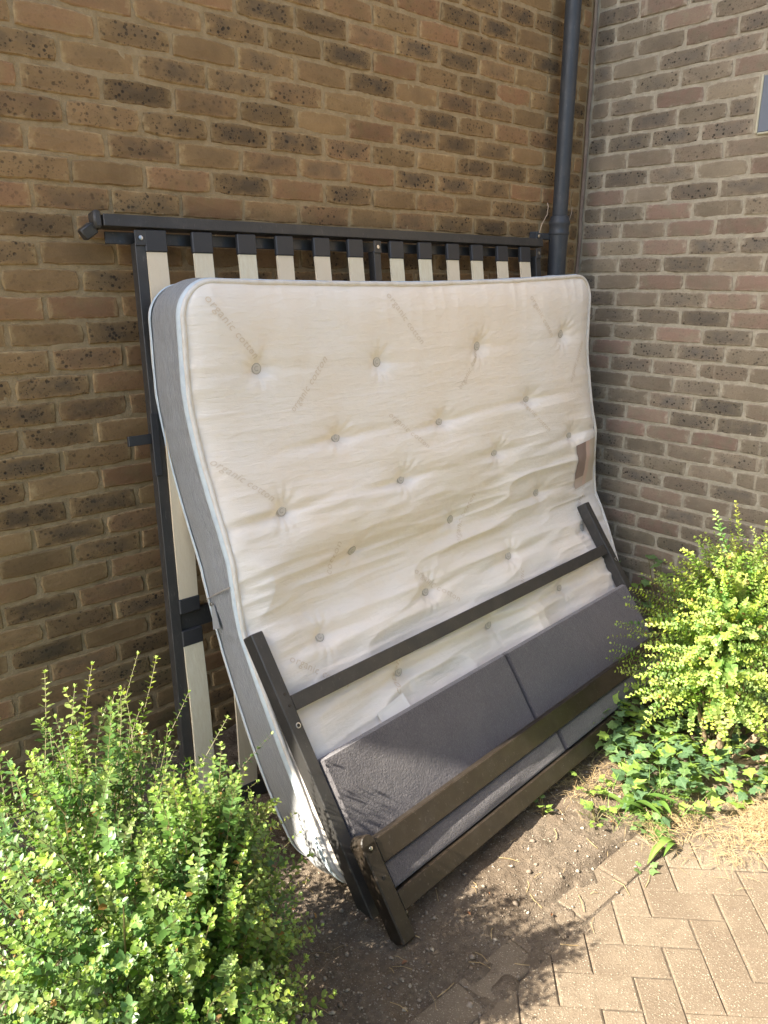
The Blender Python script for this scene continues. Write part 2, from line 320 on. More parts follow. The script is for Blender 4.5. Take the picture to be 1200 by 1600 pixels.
m_joint, nt, b = M('joint_sand'); g = N(nt); g.l(g.mix(g.mr(g.noise(g.pos(), 60, 5), .4, .7), (.085, .066, .047), (.15, .12, .085)), b.inputs['Base Color']); b.inputs['Roughness'].default_value = 1
m_stone, nt, b = M('pale_chippings'); g = N(nt); at = g.n('ShaderNodeAttribute'); at.attribute_name = 'col'; g.l(at.outputs['Color'], b.inputs['Base Color']); b.inputs['Roughness'].default_value = .85
m_seal, nt, b = M('corner_sealant'); g = N(nt); g.l(g.mix(g.mr(g.noise(g.pos(), 14, 4), .4, .7), (.20, .145, .115), (.26, .21, .16)), b.inputs['Base Color']); b.inputs['Roughness'].default_value = .7
m_panel, nt, b = M('blue_grey_panel'); b.inputs['Base Color'].default_value = (.17, .195, .24, 1); b.inputs['Roughness'].default_value = .4
m_cream, nt, b = M('cream_sealant'); b.inputs['Base Color'].default_value = (.52, .49, .36, 1); b.inputs['Roughness'].default_value = .8
# ------------------------------------------------------------------ ground
gm, nt, b = M('courtyard_ground'); g = N(nt); P = g.pos()
g.l(g.mix(g.mr(g.noise(P, 3, 6, .6), .35, .7), (.13, .105, .065), (.10, .085, .05)), b.inputs['Base Color']); b.inputs['Roughness'].default_value = .95
tag(link('ground', mkmesh('ground', [(-60,-60,-.05),(60,-60,-.05),(60,60,-.05),(-60,60,-.05)], [(0,1,2,3)], gm)), 'flat courtyard ground of trodden earth around the paving', kind='structure')

# (mattress shape: u along its length, s up its height, w through its thickness)
MU, MS, MT, MR = 2.0, 1.80, 0.200, 0.10
_bk = np.array([(-.800,.012),(-.690,.120),(-.580,.270),(-.482,.45),(-.396,.64),(-.316,.84),(-.240,1.04),(-.188,1.235),(-.170,1.42),(-.160,1.585),(-.15,1.70)])
def _spl(P, n=400):
    P = np.vstack([2*P[0]-P[1], P, 2*P[-1]-P[-2]]); out = []
    for i in range(1, len(P)-2):
        t = np.linspace(0, 1, n//(len(P)-3), endpoint=False)[:, None]
        a, b, c, d = P[i-1], P[i], P[i+1], P[i+2]
        out.append(.5*((2*b)+(-a+c)*t+(2*a-5*b+4*c-d)*t*t+(-a+3*b-3*c+d)*t**3))
    out.append(P[-2][None]); return np.vstack(out)
_bc = _spl(_bk)
_bl = np.concatenate([[0], np.cumsum(np.linalg.norm(np.diff(_bc, axis=0), axis=1))])
def mpos(u, s, w):
    u, s, w = np.broadcast_arrays(np.asarray(u, float), np.asarray(s, float), np.asarray(w, float))
    y = np.interp(s, _bl, _bc[:, 0]); z = np.interp(s, _bl, _bc[:, 1])
    e = .03
    ty = (np.interp(s+e, _bl, _bc[:, 0])-np.interp(s-e, _bl, _bc[:, 0])); tz = (np.interp(s+e, _bl, _bc[:, 1])-np.interp(s-e, _bl, _bc[:, 1]))
    L = np.hypot(ty, tz)+1e-9; ty, tz = ty/L, tz/L
    ny, nz = -tz, ty                                     # towards the camera and up
    _k = np.clip(s/.40, 0, 1); _k = .10+.90*_k*_k*(3-2*_k); nz = nz*_k; _l = np.hypot(ny, nz); ny, nz = ny/_l, nz/_l   # it squashes flat on the ground
    sag = -.022*np.sin(np.pi*np.clip(u/MU, 0, 1))*np.clip((s-.9)/.9, 0, 1)   # the top edge droops in the middle
    X = -2.337+.02*np.clip((s-.9)/.9, 0, 1) + u*(.998+.017*np.clip((s-.9)/.9, -.6, 1)) + .045*np.clip((1.5-s)/.55, 0, 1) + .02*np.clip((.8-s)/.8, 0, 1) + .01*u*np.clip((s-1.0)/.25, 0, 1)
    Y = y + w*ny + (.047+.045*np.clip((1.35-s)/.65, 0, 1)**1.0)*u
    # pressed back wherever the headboard leans on it
    yf = y+(MT+.026)*ny+(Y-y-w*ny); zf = z+(MT+.026)*nz; dx_, dy_, dz_ = X+2.28, yf+1.09, zf
    wf = dx_*.0785-dy_*.8154+dz_*.5736; vf = dx_*-.055+dy_*.5709+dz_*.8192
    lim = -.053+np.maximum(0, vf-.83)*.42+.8*np.maximum(0, vf-.83)**2; e_ = wf-lim; e_ = .5*(e_+np.sqrt(e_*e_+.0004))
    Y = Y + e_/.8154*np.clip(w/MT, 0, 1.0)*(.58+.36*np.clip(u/.22, 0, 1))
    X = X + .11*np.clip(u/MU, 0, 1)**3*np.exp(-((s-.72)/.40)**2)
    Z = z + w*nz + sag + .012*u*np.clip(s/MS, 0, 1)
    return np.stack([X, Y, Z], -1)
def _h2(ix, iy, seed):
    v = np.sin(ix*127.1+iy*311.7+seed*74.7)*43758.5453
    return v-np.floor(v)
def vnoise(x, y, seed=0):
    ix, iy = np.floor(x), np.floor(y); fx, fy = x-ix, y-iy
    fx = fx*fx*fx*(fx*(fx*6-15)+10); fy = fy*fy*fy*(fy*(fy*6-15)+10)
    a, b, c, d = _h2(ix, iy, seed), _h2(ix+1, iy, seed), _h2(ix, iy+1, seed), _h2(ix+1, iy+1, seed)
    return (a*(1-fx)+b*fx)*(1-fy)+(c*(1-fx)+d*fx)*fy


def smooth01(x): x = np.clip(x, 0, 1); return x*x*(3-2*x)
def soil_z(x, y):
    n = vnoise(x*7, y*7, 3)*.5+vnoise(x*19, y*19, 4)*.3+vnoise(x*45, y*45, 5)*.2
    edge = -1.352+.05*(vnoise(x*6, y*6, 9)-.5)
    a = smooth01((y-edge)/.035)
    bl = smooth01(((-2.42+.28*(vnoise(x*4, y*4, 12)-.5))-x+.35*(y+1.36))/.10)
    bits = smooth01((vnoise(x*9, y*9, 21)*.6+vnoise(x*27, y*27, 22)*.4-.50)/.14)*.62*smooth01((x+2.3)/.15)*smooth01((y+1.475+.06*vnoise(x*5, y*5, 25))/.05)
    m = np.maximum(np.maximum(a, bl), bits)
    z = -.012+m*(.012+.008+.030*(n-.35))
    z += .035*smooth01((x+1.3)/.5)*smooth01((y+1.35)/.3)               # the bed is a little mounded under the ivy
    return z
nx, ny = 430, 330
gx, gy = np.meshgrid(np.linspace(-4.2, -.006, nx), np.linspace(-2.35, -.006, ny)); gz = soil_z(gx, gy)+.006*smooth01((gy+1.36)/.05)*(vnoise(gx*70, gy*70, 8)**2-.3)
idx = np.arange(nx*ny).reshape(ny, nx); F = np.stack([idx[:-1,:-1], idx[:-1,1:], idx[1:,1:], idx[1:,:-1]], -1).reshape(-1, 4)
tag(link('soil_bed', mkmesh('soil_bed', np.stack([gx, gy, gz], -1).reshape(-1, 3), F, m_soil, True)), 'dry dusty soil strewn over the planting bed below the walls', kind='structure')

# paving: stretcher border along the bed, then 45 degree herringbone
pave = tag(link('pavement', mkmesh('pavement', [(-4.6,-4.6,-.0055),(.9,-4.6,-.0055),(.9,-1.355,-.0055),(-4.6,-1.355,-.0055)], [(0,1,2,3)], m_joint)), 'brown block paving laid in herringbone with a straight border course', kind='structure')
def clip_poly(P, nx_, ny_, d):                                          # keep nx*x+ny*y <= d
    out = []
    for i in range(len(P)):
        a, c = P[i], P[(i+1) % len(P)]; da = a[0]*nx_+a[1]*ny_-d; dc = c[0]*nx_+c[1]*ny_-d
        if da <= 0: out.append(a)
        if da*dc < 0: t = da/(da-dc); out.append((a[0]+(c[0]-a[0])*t, a[1]+(c[1]-a[1])*t))
    return out
def paver_mesh(P):
    cx = sum(p[0] for p in P)/len(P); cy = sum(p[1] for p in P)/len(P); V = []; n = len(P)
    for z, k in ((-.03, 0), (-.0035, 0), (0, .0045)):
        for p in P:
            dx, dy = p[0]-cx, p[1]-cy; L = math.hypot(dx, dy); V.append((cx+dx*(1-k*1.4/L), cy+dy*(1-k*1.4/L), z))
    F = [(r_*n+i, r_*n+(i+1) % n, (r_+1)*n+(i+1) % n, (r_+1)*n+i) for r_ in (0, 1) for i in range(n)]+[tuple(2*n+i for i in range(n))]
    return V, F
pavers = []
def area(P): return abs(sum(P[i][0]*P[(i+1)%len(P)][1]-P[(i+1)%len(P)][0]*P[i][1] for i in range(len(P))))/2
GP = .0026
for k in range(-12, 14):
    x0 = -2.008+.2015*k
    pavers.append([(x0+GP/2, -1.454+GP/2), (x0+.2015-GP/2, -1.454+GP/2), (x0+.2015-GP/2, -1.357), (x0+GP/2, -1.357)])
q2 = math.sqrt(.5); U_ = .0985
def pq(p, q): return ((p+q)*q2, (q-p)*q2)
for i in range(-60, 60):
    for j in range(-30, 30):
        ci, cj = i+2*j, i-2*j
        for (a, bb, c, d) in ((ci, ci+2, cj-1, cj), (ci+1, ci+2, cj-3, cj-1)):
            P_ = [pq(-.163+U_*a+GP/2, -2.280+U_*c+GP/2), pq(-.163+U_*bb-GP/2, -2.280+U_*c+GP/2), pq(-.163+U_*bb-GP/2, -2.280+U_*d-GP/2), pq(-.163+U_*a+GP/2, -2.280+U_*d-GP/2)]
            mx_ = sum(p[0] for p in P_)/4; my_ = sum(p[1] for p in P_)/4
            if not (-4.4 < mx_ < .8 and -4.4 < my_ < -1.37): continue
            P_ = clip_poly(P_, 0, 1, -1.458)
            if len(P_) >= 3 and area(P_) > .0012: pavers.append(P_)
def dcam(P_): return math.hypot(sum(p[0] for p in P_)/len(P_)+1.75, sum(p[1] for p in P_)/len(P_)+1.6)
pavers.sort(key=dcam); stuff = MB()
for k, P_ in enumerate(pavers):
    a2 = sum(P_[i][0]*P_[(i+1)%len(P_)][1]-P_[(i+1)%len(P_)][0]*P_[i][1] for i in range(len(P_)))
    if a2 < 0: P_ = P_[::-1]
    V, F = paver_mesh(P_); dz = random.uniform(-.002, .0015); tx, ty = random.uniform(-.012, .012), random.uniform(-.012, .012)
    cx = sum(p[0] for p in P_)/len(P_); cy = sum(p[1] for p in P_)/len(P_)
    V = [(v[0], v[1], v[2]+dz+(v[0]-cx)*tx+(v[1]-cy)*ty) for v in V]
    if k < 290:
        o = link('paver', mkmesh('paver', [(v[0]-cx, v[1]-cy, v[2]) for v in V], F, m_paver)); o.parent = pave; o.location = (cx, cy, 0)
    else: stuff.add(V, F)
o = stuff.build('paver_field', m_paver, pave, fix=False); tag(o, kind='stuff')

# ------------------------------------------------------------------ brick walls
def brick_shape(w, h, seed):
    rr = random.Random(seed); hw, hh = w/2, h/2; out = []
    for t in (-1, -.5, 0, .5): out.append((t*hw, -hh))
    for t in (-1, -.1): out.append((hw, t*hh))
    for t in (1, .5, 0, -.5): out.append((t*hw, hh))
    for t in (1, .1): out.append((-hw, t*hh))
    corner = {0, 4, 6, 10}; J = []
    for i, (x, z) in enumerate(out):
        j = .0016; x += rr.uniform(-j, j); z += rr.uniform(-j, j)
        if i in corner: k = rr.choice((.001, .002, .003, .006)); x -= math.copysign(k, x); z -= math.copysign(k, z)
        J.append((x, z))
    n = len(J); V = []; UV = []
    for yy, s in ((.030, 0), (.0035, 0), (rr.uniform(.0003, .0010), .0035), (0, .012)):
        for x, z in J:
            V.append((x-math.copysign(min(s, abs(x)*.5), x), yy+rr.uniform(0, .0012)*(yy < .02), z-math.copysign(min(s, abs(z)*.5), z)))
            UV.append((x/hw, z/hh*.999))
    V.append((0, -.0008, 0)); UV.append((0, 0))
    UV = [(v[0]/hw, v[2]/hh) for v in V]
    F = [(r_*n+i, r_*n+(i+1) % n, (r_+1)*n+(i+1) % n, (r_+1)*n+i) for r_ in range(3) for i in range(n)]+[(3*n+i, 3*n+(i+1) % n, 4*n) for i in range(n)]
    return V, F, UV
BRICKS = {}
def brick_var(w, key, mat, k):
    kk = (key, round(w, 3), k)
    if kk not in BRICKS:
        V, F, UV = brick_shape(w, .064, hash((round(w*1000), k)) % 100000); me = mkmesh('brick', V, F, mat, False, None, UV); BRICKS[kk] = (me, V, F, UV)
    return BRICKS[kk]
camp = np.array([-3.3759, -2.3804, 1.6749]); cr, cu, cf = [np.array(v) for v in (_r, _u, _f)]
def onframe(p):
    d = np.array(p)-camp; z = d@cf
    if z <= .1: return False
    return abs(600+1227.8*(d@cr)/z-600) < 640 and -60 < 800-1227.8*(d@cu)/z < 1660
def build_wall(root, side, mat, mats, tone, hole=None, zmax=5.6, L=5.08):
    todo = []
    nrow = int(zmax/.075)
    for c in range(nrow):
        kk = 30-c                                                       # course lies between line kk+1 (bottom) and kk (top)
        zc = 2.3-.075*(kk+.5)
        off = 0 if kk % 2 == 0 else .5
        if side == 'L': off = 0 if kk % 2 == 0 else .5
        edges = [.012]; u = (.5-off if side == 'R' else 1-off)
        if side == 'R': u = .5 if kk % 2 == 0 else 1.0
        else: u = 1.0 if kk % 2 == 0 else .5
        if side == 'L': edges = [.018]; u = u-.125 if u > .6 else u-.125
        while u*.225 < L-.05: edges.append(u*.225); u += 1
        edges.append(L)
        for i in range(len(edges)-1):
            a, b_ = edges[i], edges[i+1]
            if b_-a < .04: continue
            if hole and a < hole[1] and b_ > hole[0] and hole[2] < zc < hole[3]:
                if hole[0]-a > .045: b_ = hole[0]-.006
                else: continue
            todo.append((a+.005+random.uniform(-.001, .001), b_-.005+random.uniform(-.001, .001), zc+random.uniform(-.0012, .0012)))
    def wp(u, z, out=0): return (-u, -out, z) if side == 'L' else (-out, -u, z)
    vis = [t for t in todo if onframe(wp((t[0]+t[1])/2, t[2]))]; vis.sort(key=lambda t: np.linalg.norm(np.array(wp((t[0]+t[1])/2, t[2]))-camp)/max(.05, (t[1]-t[0])))
    rest = [t for t in todo if t not in set(vis)]; parts = vis[:292]; rest += vis[292:]
    SV, SF, SU, SC = [], [], [], []
    for which, lst in (('p', parts), ('s', rest)):
        for (a, b_, zc) in lst:
            w = round((b_-a)/.003)*.003; k = random.randrange(14); me, V, F, UV = brick_var(w, side, mat, k); c = tone()
            uc = (a+b_)/2; out = random.gauss(0, .0011); loc = wp(uc, zc, out); rz = (0 if side == 'L' else -math.pi/2)+random.gauss(0, .004); rx = random.gauss(0, .012)
            rot = Matrix.Rotation(rz, 3, 'Z') @ Matrix.Rotation(rx, 3, 'X') @ Matrix.Rotation(random.gauss(0, .004), 3, 'Y')
            if which == 'p':
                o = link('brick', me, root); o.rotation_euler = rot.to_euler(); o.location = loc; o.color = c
            else:
                n = len(SV); A = np.array(V) @ np.array(rot).T + np.array(loc); SV += A.tolist(); SF += [tuple(i+n for i in f) for f in F]; SU += UV; SC += [c]*len(V)
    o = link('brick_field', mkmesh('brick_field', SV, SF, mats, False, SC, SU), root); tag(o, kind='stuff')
def toneL():
    r = random.random(); v = random.uniform(.25, .85)
    if r < .17: return (random.uniform(.5, .95), random.uniform(0, .25), random.uniform(0, .35), v)
    if r < .50: return (random.uniform(0, .25), random.uniform(0, .3), random.choice((0, .2, .6)), v)
    if r < .62: return (random.uniform(.3, .6), random.uniform(.4, .7), random.uniform(.2, .8), v)
    return (random.uniform(0, .2), random.uniform(.55, 1), random.uniform(.6, 1), random.uniform(.1, .7))
def toneR():
    r = random.random(); v = random.uniform(.3, .9)
    if r < .30: return (random.uniform(.6, 1), random.uniform(0, .2), random.uniform(0, .3), v)
    if r < .62: return (random.uniform(0, .3), random.uniform(0, .35), random.choice((0, .2, .6)), v)
    return (random.uniform(0, .3), random.uniform(.5, 1), random.uniform(.4, 1), random.uniform(.15, .8))
wl = empty('brick_wall', (-2.8, .1, 0), 'long yellow-brown brick wall behind the slatted bed base and mattress', 'wall')
random.seed(21); build_wall(wl, 'L', m_brickL, m_brickLs, toneL)
def mortar_sheet(name, side, L, mat, parent, hole=None):
    # a relief grid: joints are bucket-handled, a few mm behind the brick faces
    nu, nz = int(min(L, 3.4)/.0125), int(3.1/.0125); us = np.linspace(0, min(L, 3.4), nu); zs = np.linspace(-.05, 3.05, nz); uu_, zz_ = np.meshgrid(us, zs)
    dep = -.0052+.0030*(vnoise(uu_*30, zz_*45, 2)-.5)+.0032*(vnoise(uu_*70, zz_*70, 6)-.5)
    P_ = np.stack([-uu_, -dep, zz_] if side == 'L' else [-dep, -uu_, zz_], -1)
    P_[..., 1 if side == 'L' else 0] = -dep
    if side == 'L': P_ = np.stack([-uu_, -dep, zz_], -1)
    else: P_ = np.stack([-dep, -uu_, zz_], -1)
    ii = np.arange(nu*nz).reshape(nz, nu); F = np.stack([ii[:-1,:-1], ii[:-1,1:], ii[1:,1:], ii[1:,:-1]], -1).reshape(-1, 4)
    link(name, mkmesh(name, P_.reshape(-1, 3), F, mat, True), parent)
mortar_sheet('mortar_joints', 'L', 5.08, m_mortL, wl)
mb = MB(); mb.box((-5.08, .012, -.06), (.25, .30, 5.62)); mb.build('wall_core', m_mortL, wl)
wr = empty('brick_wall', (.1, -1.2, 0), 'greyer brick wall at right angles, behind the golden bush', 'wall')
random.seed(33); build_wall(wr, 'R', m_brickR, m_brickRs, toneR, hole=(.795, 1.25, 2.23, 2.44), L=3.2)
mortar_sheet('mortar_joints', 'R', 3.2, m_mortR, wr)
mb = MB(); mb.box((.012, -3.2, -.06), (.30, .01, 5.62)); mb.build('wall_core', m_mortR, wr)
mb = MB(); pts = []
for i in range(120): z = -.03+i*.047; pts.append((-.008+.0015*math.sin(i*1.3), -.006+.0012*math.sin(i*.9), z))
mb.tube(pts, [.0085+.0015*math.sin(i*.7)*math.sin(i*2.1) for i in range(120)], 8); mb.build('corner_sealant', m_seal, wl, True)
# small panel let into the right wall
pn = empty('wall_panel', (0, -1.02, 2.34), 'blue-grey panel with a cream sealant edge let into the right wall', 'panel')
mb = MB(); mb.box((-.004, -1.245, 2.236), (.03, -.806, 2.438), .002); mb.build('panel_sheet', m_panel, pn)
mb = MB(); mb.box((-.0075, -.8055, 2.232), (.02, -.7965, 2.442), .002); mb.box((-.0075, -1.245, 2.2265), (.02, -.806, 2.2345), .002); mb.build('sealant_bead', m_cream, pn)

# ------------------------------------------------------------------ downpipe in the corner
dp = empty('downpipe', (-.262, -.07, 0), 'dark grey rainwater downpipe with a socket joint in the corner', 'pipe')
mb = MB(); mb.lathe((-.262, -.07, 1.88), (0,0,1), [(0, .034), (3.7, .034)], 32); mb.build('upper_pipe', m_pipe, dp, True)
mb = MB(); mb.lathe((-.262, -.07, 0), (0,0,1), [(.0, .041), (1.80, .041), (1.83, .0425), (1.865, .0435), (1.868, .046), (1.876, .0465), (1.882, .044), (1.905, .0445), (1.912, .0475), (1.922, .0478), (1.927, .0445), (1.934, .044), (1.938, .0415), (1.945, .041), (1.948, .035)], 36); mb.build('socket_pipe', m_pipe, dp, True)
mb = MB(); mb.box((-.372, -.052, 1.845), (-.225, -.030, 1.872), .003); mb.box((-.388, -.045, 1.840), (-.366, -.0, 1.878), .004); mb.build('bracket', m_pipe, dp)
mb = MB(); mb.tube([(-.377, -.048, 1.872), (-.372, -.058, 1.91), (-.35, -.066, 1.95), (-.338, -.060, 1.985), (-.332, -.05, 2.0)], .0016, 6); mb.build('tie_wire', m_cable, dp, True); mb = MB(); mb.tube([(-.215, -.07, 1.90), (-.195, -.074, 1.93), (-.175, -.07, 1.965), (-.16, -.06, 1.99)], .0015, 6); mb.build('tie_wire', m_cable, dp, True)
mb = MB(); mb.lathe((-.377, -.047, 1.859), (0,-1,0), [(0, .008), (.004, .0085), (.006, .004)], 10); mb.build('bracket_screw', m_steel, dp, True)

# ------------------------------------------------------------------ slatted bed base leaning on the wall
bb = empty('slatted_bed_base', (-1.35, -.3, 0), 'dark metal bed base with pale plywood slats stood on its side against the wall', 'bed base')
def bp(x, h, w=0):                    # x along the top rail, h up the leaning plane (0..1), w out of the plane; frame racked so it leans left at the foot
    z = 1.83*h; y = -.40+.1858*z; x = x-.128*(1-h)
    return Vector((x, y, z))+Vector((0, -.983, .183))*w
def bar(x0, x1, h0, h1, w0, w1, mb, bev=.0015):
    V = [bp(x, h, w) for x, h, w in ((x0,h0,w0),(x1,h0,w0),(x1,h1,w0),(x0,h1,w0),(x0,h0,w1),(x1,h0,w1),(x1,h1,w1),(x0,h1,w1))]
    O = V[0]; ax = V[1]-V[0]; ay = V[3]-V[0]; az = V[4]-V[0]
    return mb.obox(O, ax.normalized(), ay.normalized(), az.normalized(), (0,0,0), (ax.length, ay.length, az.length), bev)
mb = MB(); bar(-2.40, -.395, .988, 1.006, -.022, .028, mb); bar(-2.385, -.40, .966, .9845, -.018, -.012, mb); mb.build('side_rail', m_metal, bb)
mb = MB(); bar(-2.385, -.40, .005, .030, -.022, .028, mb); mb.build('side_rail', m_metal, bb)
mb = MB(); mb.obox(bp(-2.425, .985, -.02), (1,0,0), (0,.15,.98), (0,-.983,.183), (0,0,0), (.024, .050, .045), .006)
mb.obox(bp(-2.425, .985, -.02), (.82,0,.57), (0,1,0), (-.57,0,.82), (-.032,-.03,-.012), (.012, .0, .022), .004)
mb.build('corner_hook', m_metal, bb, True)
for x in (-2.311, -1.392, -.445):
    mb = MB(); bar(x, x+.033, .031, .9655, -.012, .022, mb); mb.build('cross_tube', m_metal, bb)
for x in (-2.311, -1.392, -.445):
    mb = MB(); q = bp(x+.0165, .973, .0); bar(x-.001, x+.034, .9605, .984, .0225, .027, mb); mb.build('tube_flange', m_metal, bb)
    mb = MB(); mb.lathe(bp(x+.0165, .972, .0272), (0, -.983, .183), [(0, .0065), (.002, .0065), (.0025, .003)], 12); mb.build('screw', m_steel, bb, True)
mb = MB(); bar(-2.31, -.41, .338, .370, -.016, .012, mb); mb.build('mid_rail', m_metal, bb)
mb = MB(); bar(-2.385, -2.30, .652, .668, .0, .014, mb); bar(-2.318, -2.296, .60, .70, .0225, .030, mb); mb.build('side_bracket', m_rubber, bb)
SX = [-2.278, -2.124, -1.965, -1.818, -1.663, -1.512, -1.312, -1.163, -1.007, -.864, -.705, -.553]
random.seed(5)
for x in SX:
    wv_ = .064
    for h0, h1, tops in ((.371, .975, (.951, .985)), (.026, .337, (.312, .339))):
        mb = MB(); n = 12; V = []; F = []; bow = random.uniform(.006, .016)
        for i in range(n+1):
            h = h0+(h1-h0)*i/n; w = .014+bow*math.sin(math.pi*i/n)
            for (dx, dw) in ((0, 0), (wv_, 0), (wv_, .008), (0, .008)): V.append(bp(x+dx, h, w+dw))
        for i in range(n):
            for k in range(4): k2 = (k+1) % 4; F.append((i*4+k, i*4+k2, i*4+4+k2, i*4+4+k))
        F += [(0,1,2,3), (n*4+3, n*4+2, n*4+1, n*4)]
        mb.add(V, F).build('slat', m_wood, bb)
        mb = MB(); bar(x-.003, x+wv_+.003, tops[0], tops[1], .011, .0275, mb, .003); mb.build('slat_cap', m_rubber, bb)
    mb = MB(); bar(x-.003, x+wv_+.003, .367, .392, .0125, .0275, mb, .003); mb.build('slat_cap', m_rubber, bb)
    mb = MB(); bar(x-.003, x+wv_+.003, .010, .034, .011, .0270, mb, .003); mb.build('slat_cap', m_rubber, bb)

# ------------------------------------------------------------------ mattress
mt = empty('mattress', (-1.3, -.75, 0), 'king size cream mattress with button tufts leaning against the slatted base', 'mattress')
TUFT = [(0.225, 1.555), (0.71, 1.545), (1.23, 1.565), (1.79, 1.57), (0.49, 1.27), (0.99, 1.26), (1.53, 1.285), (1.80, 1.06), (0.21, 1.055), (0.745, 1.06), (1.28, 1.07),
        (0.48, 0.855), (1.0, 0.84), (1.55, 0.825), (0.265, 0.605), (0.775, 0.605), (1.285, 0.605), (1.82, 0.59), (0.52, 0.395), (1.03, .395), (1.53, 0.395), (.28, .19), (.79, .19), (1.3, .19), (1.8, .19)]
def hfront(u, s):
    u = np.asarray(u, float); s = np.asarray(s, float)
    d = np.minimum(np.minimum(u, MU-u), np.minimum(s, MS-s)); d = np.maximum(d, 0)
    h = .034*(1-np.exp(-d/.045))
    low = smooth01((1.34-s)/.45); inner = smooth01(d/.10)
    for i, (a, b_) in enumerate(TUFT):
        du = u-a; ds = s-b_; r2 = du*du+ds*ds
        rr_ = np.sqrt(r2)+1e-6; th_ = np.arctan2(ds, du)
        h = h-.022*np.exp(-r2/(2*.024**2))-.009*np.exp(-r2/(2*.065**2))+.0012*np.exp(-((rr_-.055)/.035)**2)*np.cos(th_*9+3*np.sin(i*2.3)+2*np.cos(th_*2+i))
        k = .25+.75*smooth01((1.45-b_)/.3); sl = .05*(vnoise(np.array(i*1.7), np.array(.3), 5)-.2)
        h = h-k*.016*np.exp(-(du/.20)**2-((ds-sl*du*3+.010)/.019)**2)
    # long soft folds running across, drooping a little between the tufts
    wob = .035*(vnoise(u*1.6+3, s*1.2, 31)-.5)*2+.045*(u-1)*.35
    v = s+wob
    for f, A, sd in ((6.0, .020, 1), (10.0, .0165, 2), (21.0, .0055, 3), (44.0, .0014, 4)):
        n = vnoise(u*(1.0+.12*f)+sd*7.3, v*f+sd*3.1, 40+sd); n = 1-np.abs(2*n-1); h = h+A*(low*.95+.10)*inner*(n**1.5-.45)
    fine_ = vnoise(u*9+1, v*30, 51)-.5
    h = h+.0028*low*inner*fine_*2
    # gathers under the top piping and along the side seams
    tp = np.exp(-((MS-s)/.085)); h = h+.0060*tp*smooth01((MS-s)/.012)*(1-np.abs(2*vnoise(u*17, s*2.5, 61)-1)-.5)
    h = h+.0035*np.exp(-((MS-s-.16)/.11)**2)*(vnoise(u*11+4, s*2.2, 63)-.5)*2
    se = np.exp(-(np.minimum(u, MU-u)/.09)); h = h+.0075*se*smooth01(np.minimum(u, MU-u)/.012)*(1-np.abs(2*vnoise(u*2, s*13, 66)-1)-.5)
    return h+.008*(vnoise(u*2.3, s*2.3, 71)-.5)
def rrect(u, s, r=MR):
    """push grid points that fall outside the rounded corners back onto the arc"""
    u = np.array(u, float); s = np.array(s, float); uu, ss = u.copy(), s.copy()
    for cx, sx in ((r, -1), (MU-r, 1)):
        for cy, sy in ((r, -1), (MS-r, 1)):
            m = ((u-cx)*sx > 0) & ((s-cy)*sy > 0); dx = (u-cx)[m]; dy = (s-cy)[m]; L = np.hypot(dx, dy)+1e-12
            k = np.maximum(np.abs(dx), np.abs(dy))/L; uu[m] = cx+dx*k; ss[m] = cy+dy*k
    return uu, ss
nu, ns = 440, 400
a, b_ = np.meshgrid(np.linspace(0, MU, nu), np.linspace(0, MS, ns)); edge_d = np.minimum(np.minimum(a, MU-a), np.minimum(b_, MS-b_))
ru, rs_ = rrect(a, b_); H = hfront(a, b_); V = mpos(ru, rs_, MT+H-.002)
ii = np.arange(nu*ns).reshape(ns, nu); F = np.stack([ii[:-1,:-1], ii[:-1,1:], ii[1:,1:], ii[1:,:-1]], -1).reshape(-1, 4)
link('quilted_front_panel', mkmesh('quilted_front_panel', V.reshape(-1, 3), F, m_ticking, True, None, np.stack([ru, rs_], -1).reshape(-1, 2)), mt)
a, b_ = np.meshgrid(np.linspace(0, MU, 90), np.linspace(0, MS, 80)); ru, rs_ = rrect(a, b_); V = mpos(ru, rs_, .0-.006*smooth01(np.minimum(np.minimum(a, MU-a), np.minimum(b_, MS-b_))/.1))
ii = np.arange(90*80).reshape(80, 90); F = np.stack([ii[:-1,:-1], ii[1:,:-1], ii[1:,1:], ii[:-1,1:]], -1).reshape(-1, 4)
link('back_panel', mkmesh('back_panel', V.reshape(-1, 3), F, m_border, True, None, np.stack([ru, rs_], -1).reshape(-1, 2)), mt)
# perimeter loop
per = []
def arc(cx, cy, a0):
    for k in range(13): t = a0+math.pi/2*k/12; per.append((cx+MR*math.cos(t), cy+MR*math.sin(t), math.cos(t), math.sin(t)))
def line(x0, y0, x1, y1, n, nx_, ny_):
    for k in range(1, n): per.append((x0+(x1-x0)*k/n, y0+(y1-y0)*k/n, nx_, ny_))
arc(MU-MR, MS-MR, 0); line(MU-MR, MS, MR, MS, 90, 0, 1); arc(MR, MS-MR, math.pi/2); line(0, MS-MR, 0, MR, 90, -1, 0)
arc(MR, MR, math.pi); line(MR, 0, MU-MR, 0, 60, 0, -1); arc(MU-MR, MR, 1.5*math.pi); line(MU, MR, MU, MS-MR, 70, 1, 0)
PER = np.array(per); npz = len(PER); plen = np.concatenate([[0], np.cumsum(np.hypot(*(np.diff(PER[:, :2], axis=0).T)))])
def ring(w, out): return mpos(PER[:, 0]+PER[:, 2]*out, PER[:, 1]+PER[:, 3]*out, w)
nw = 22; rows = []; uvs = []
for i in range(nw+1):
    t = i/nw; w = MT*t; out = .012*math.sin(math.pi*t)+.010*(vnoise(plen*9, np.full(npz, t*2.2), 81)-.5)*math.sin(math.pi*t)+.006*(1-np.abs(2*vnoise(plen*26, np.full(npz, t*3), 83)-1)-.5)*math.sin(math.pi*t)
    rows.append(mpos(PER[:, 0]+PER[:, 2]*out, PER[:, 1]+PER[:, 3]*out, w)); uvs.append(np.stack([plen*1.0, np.full(npz, t*.2)], -1))
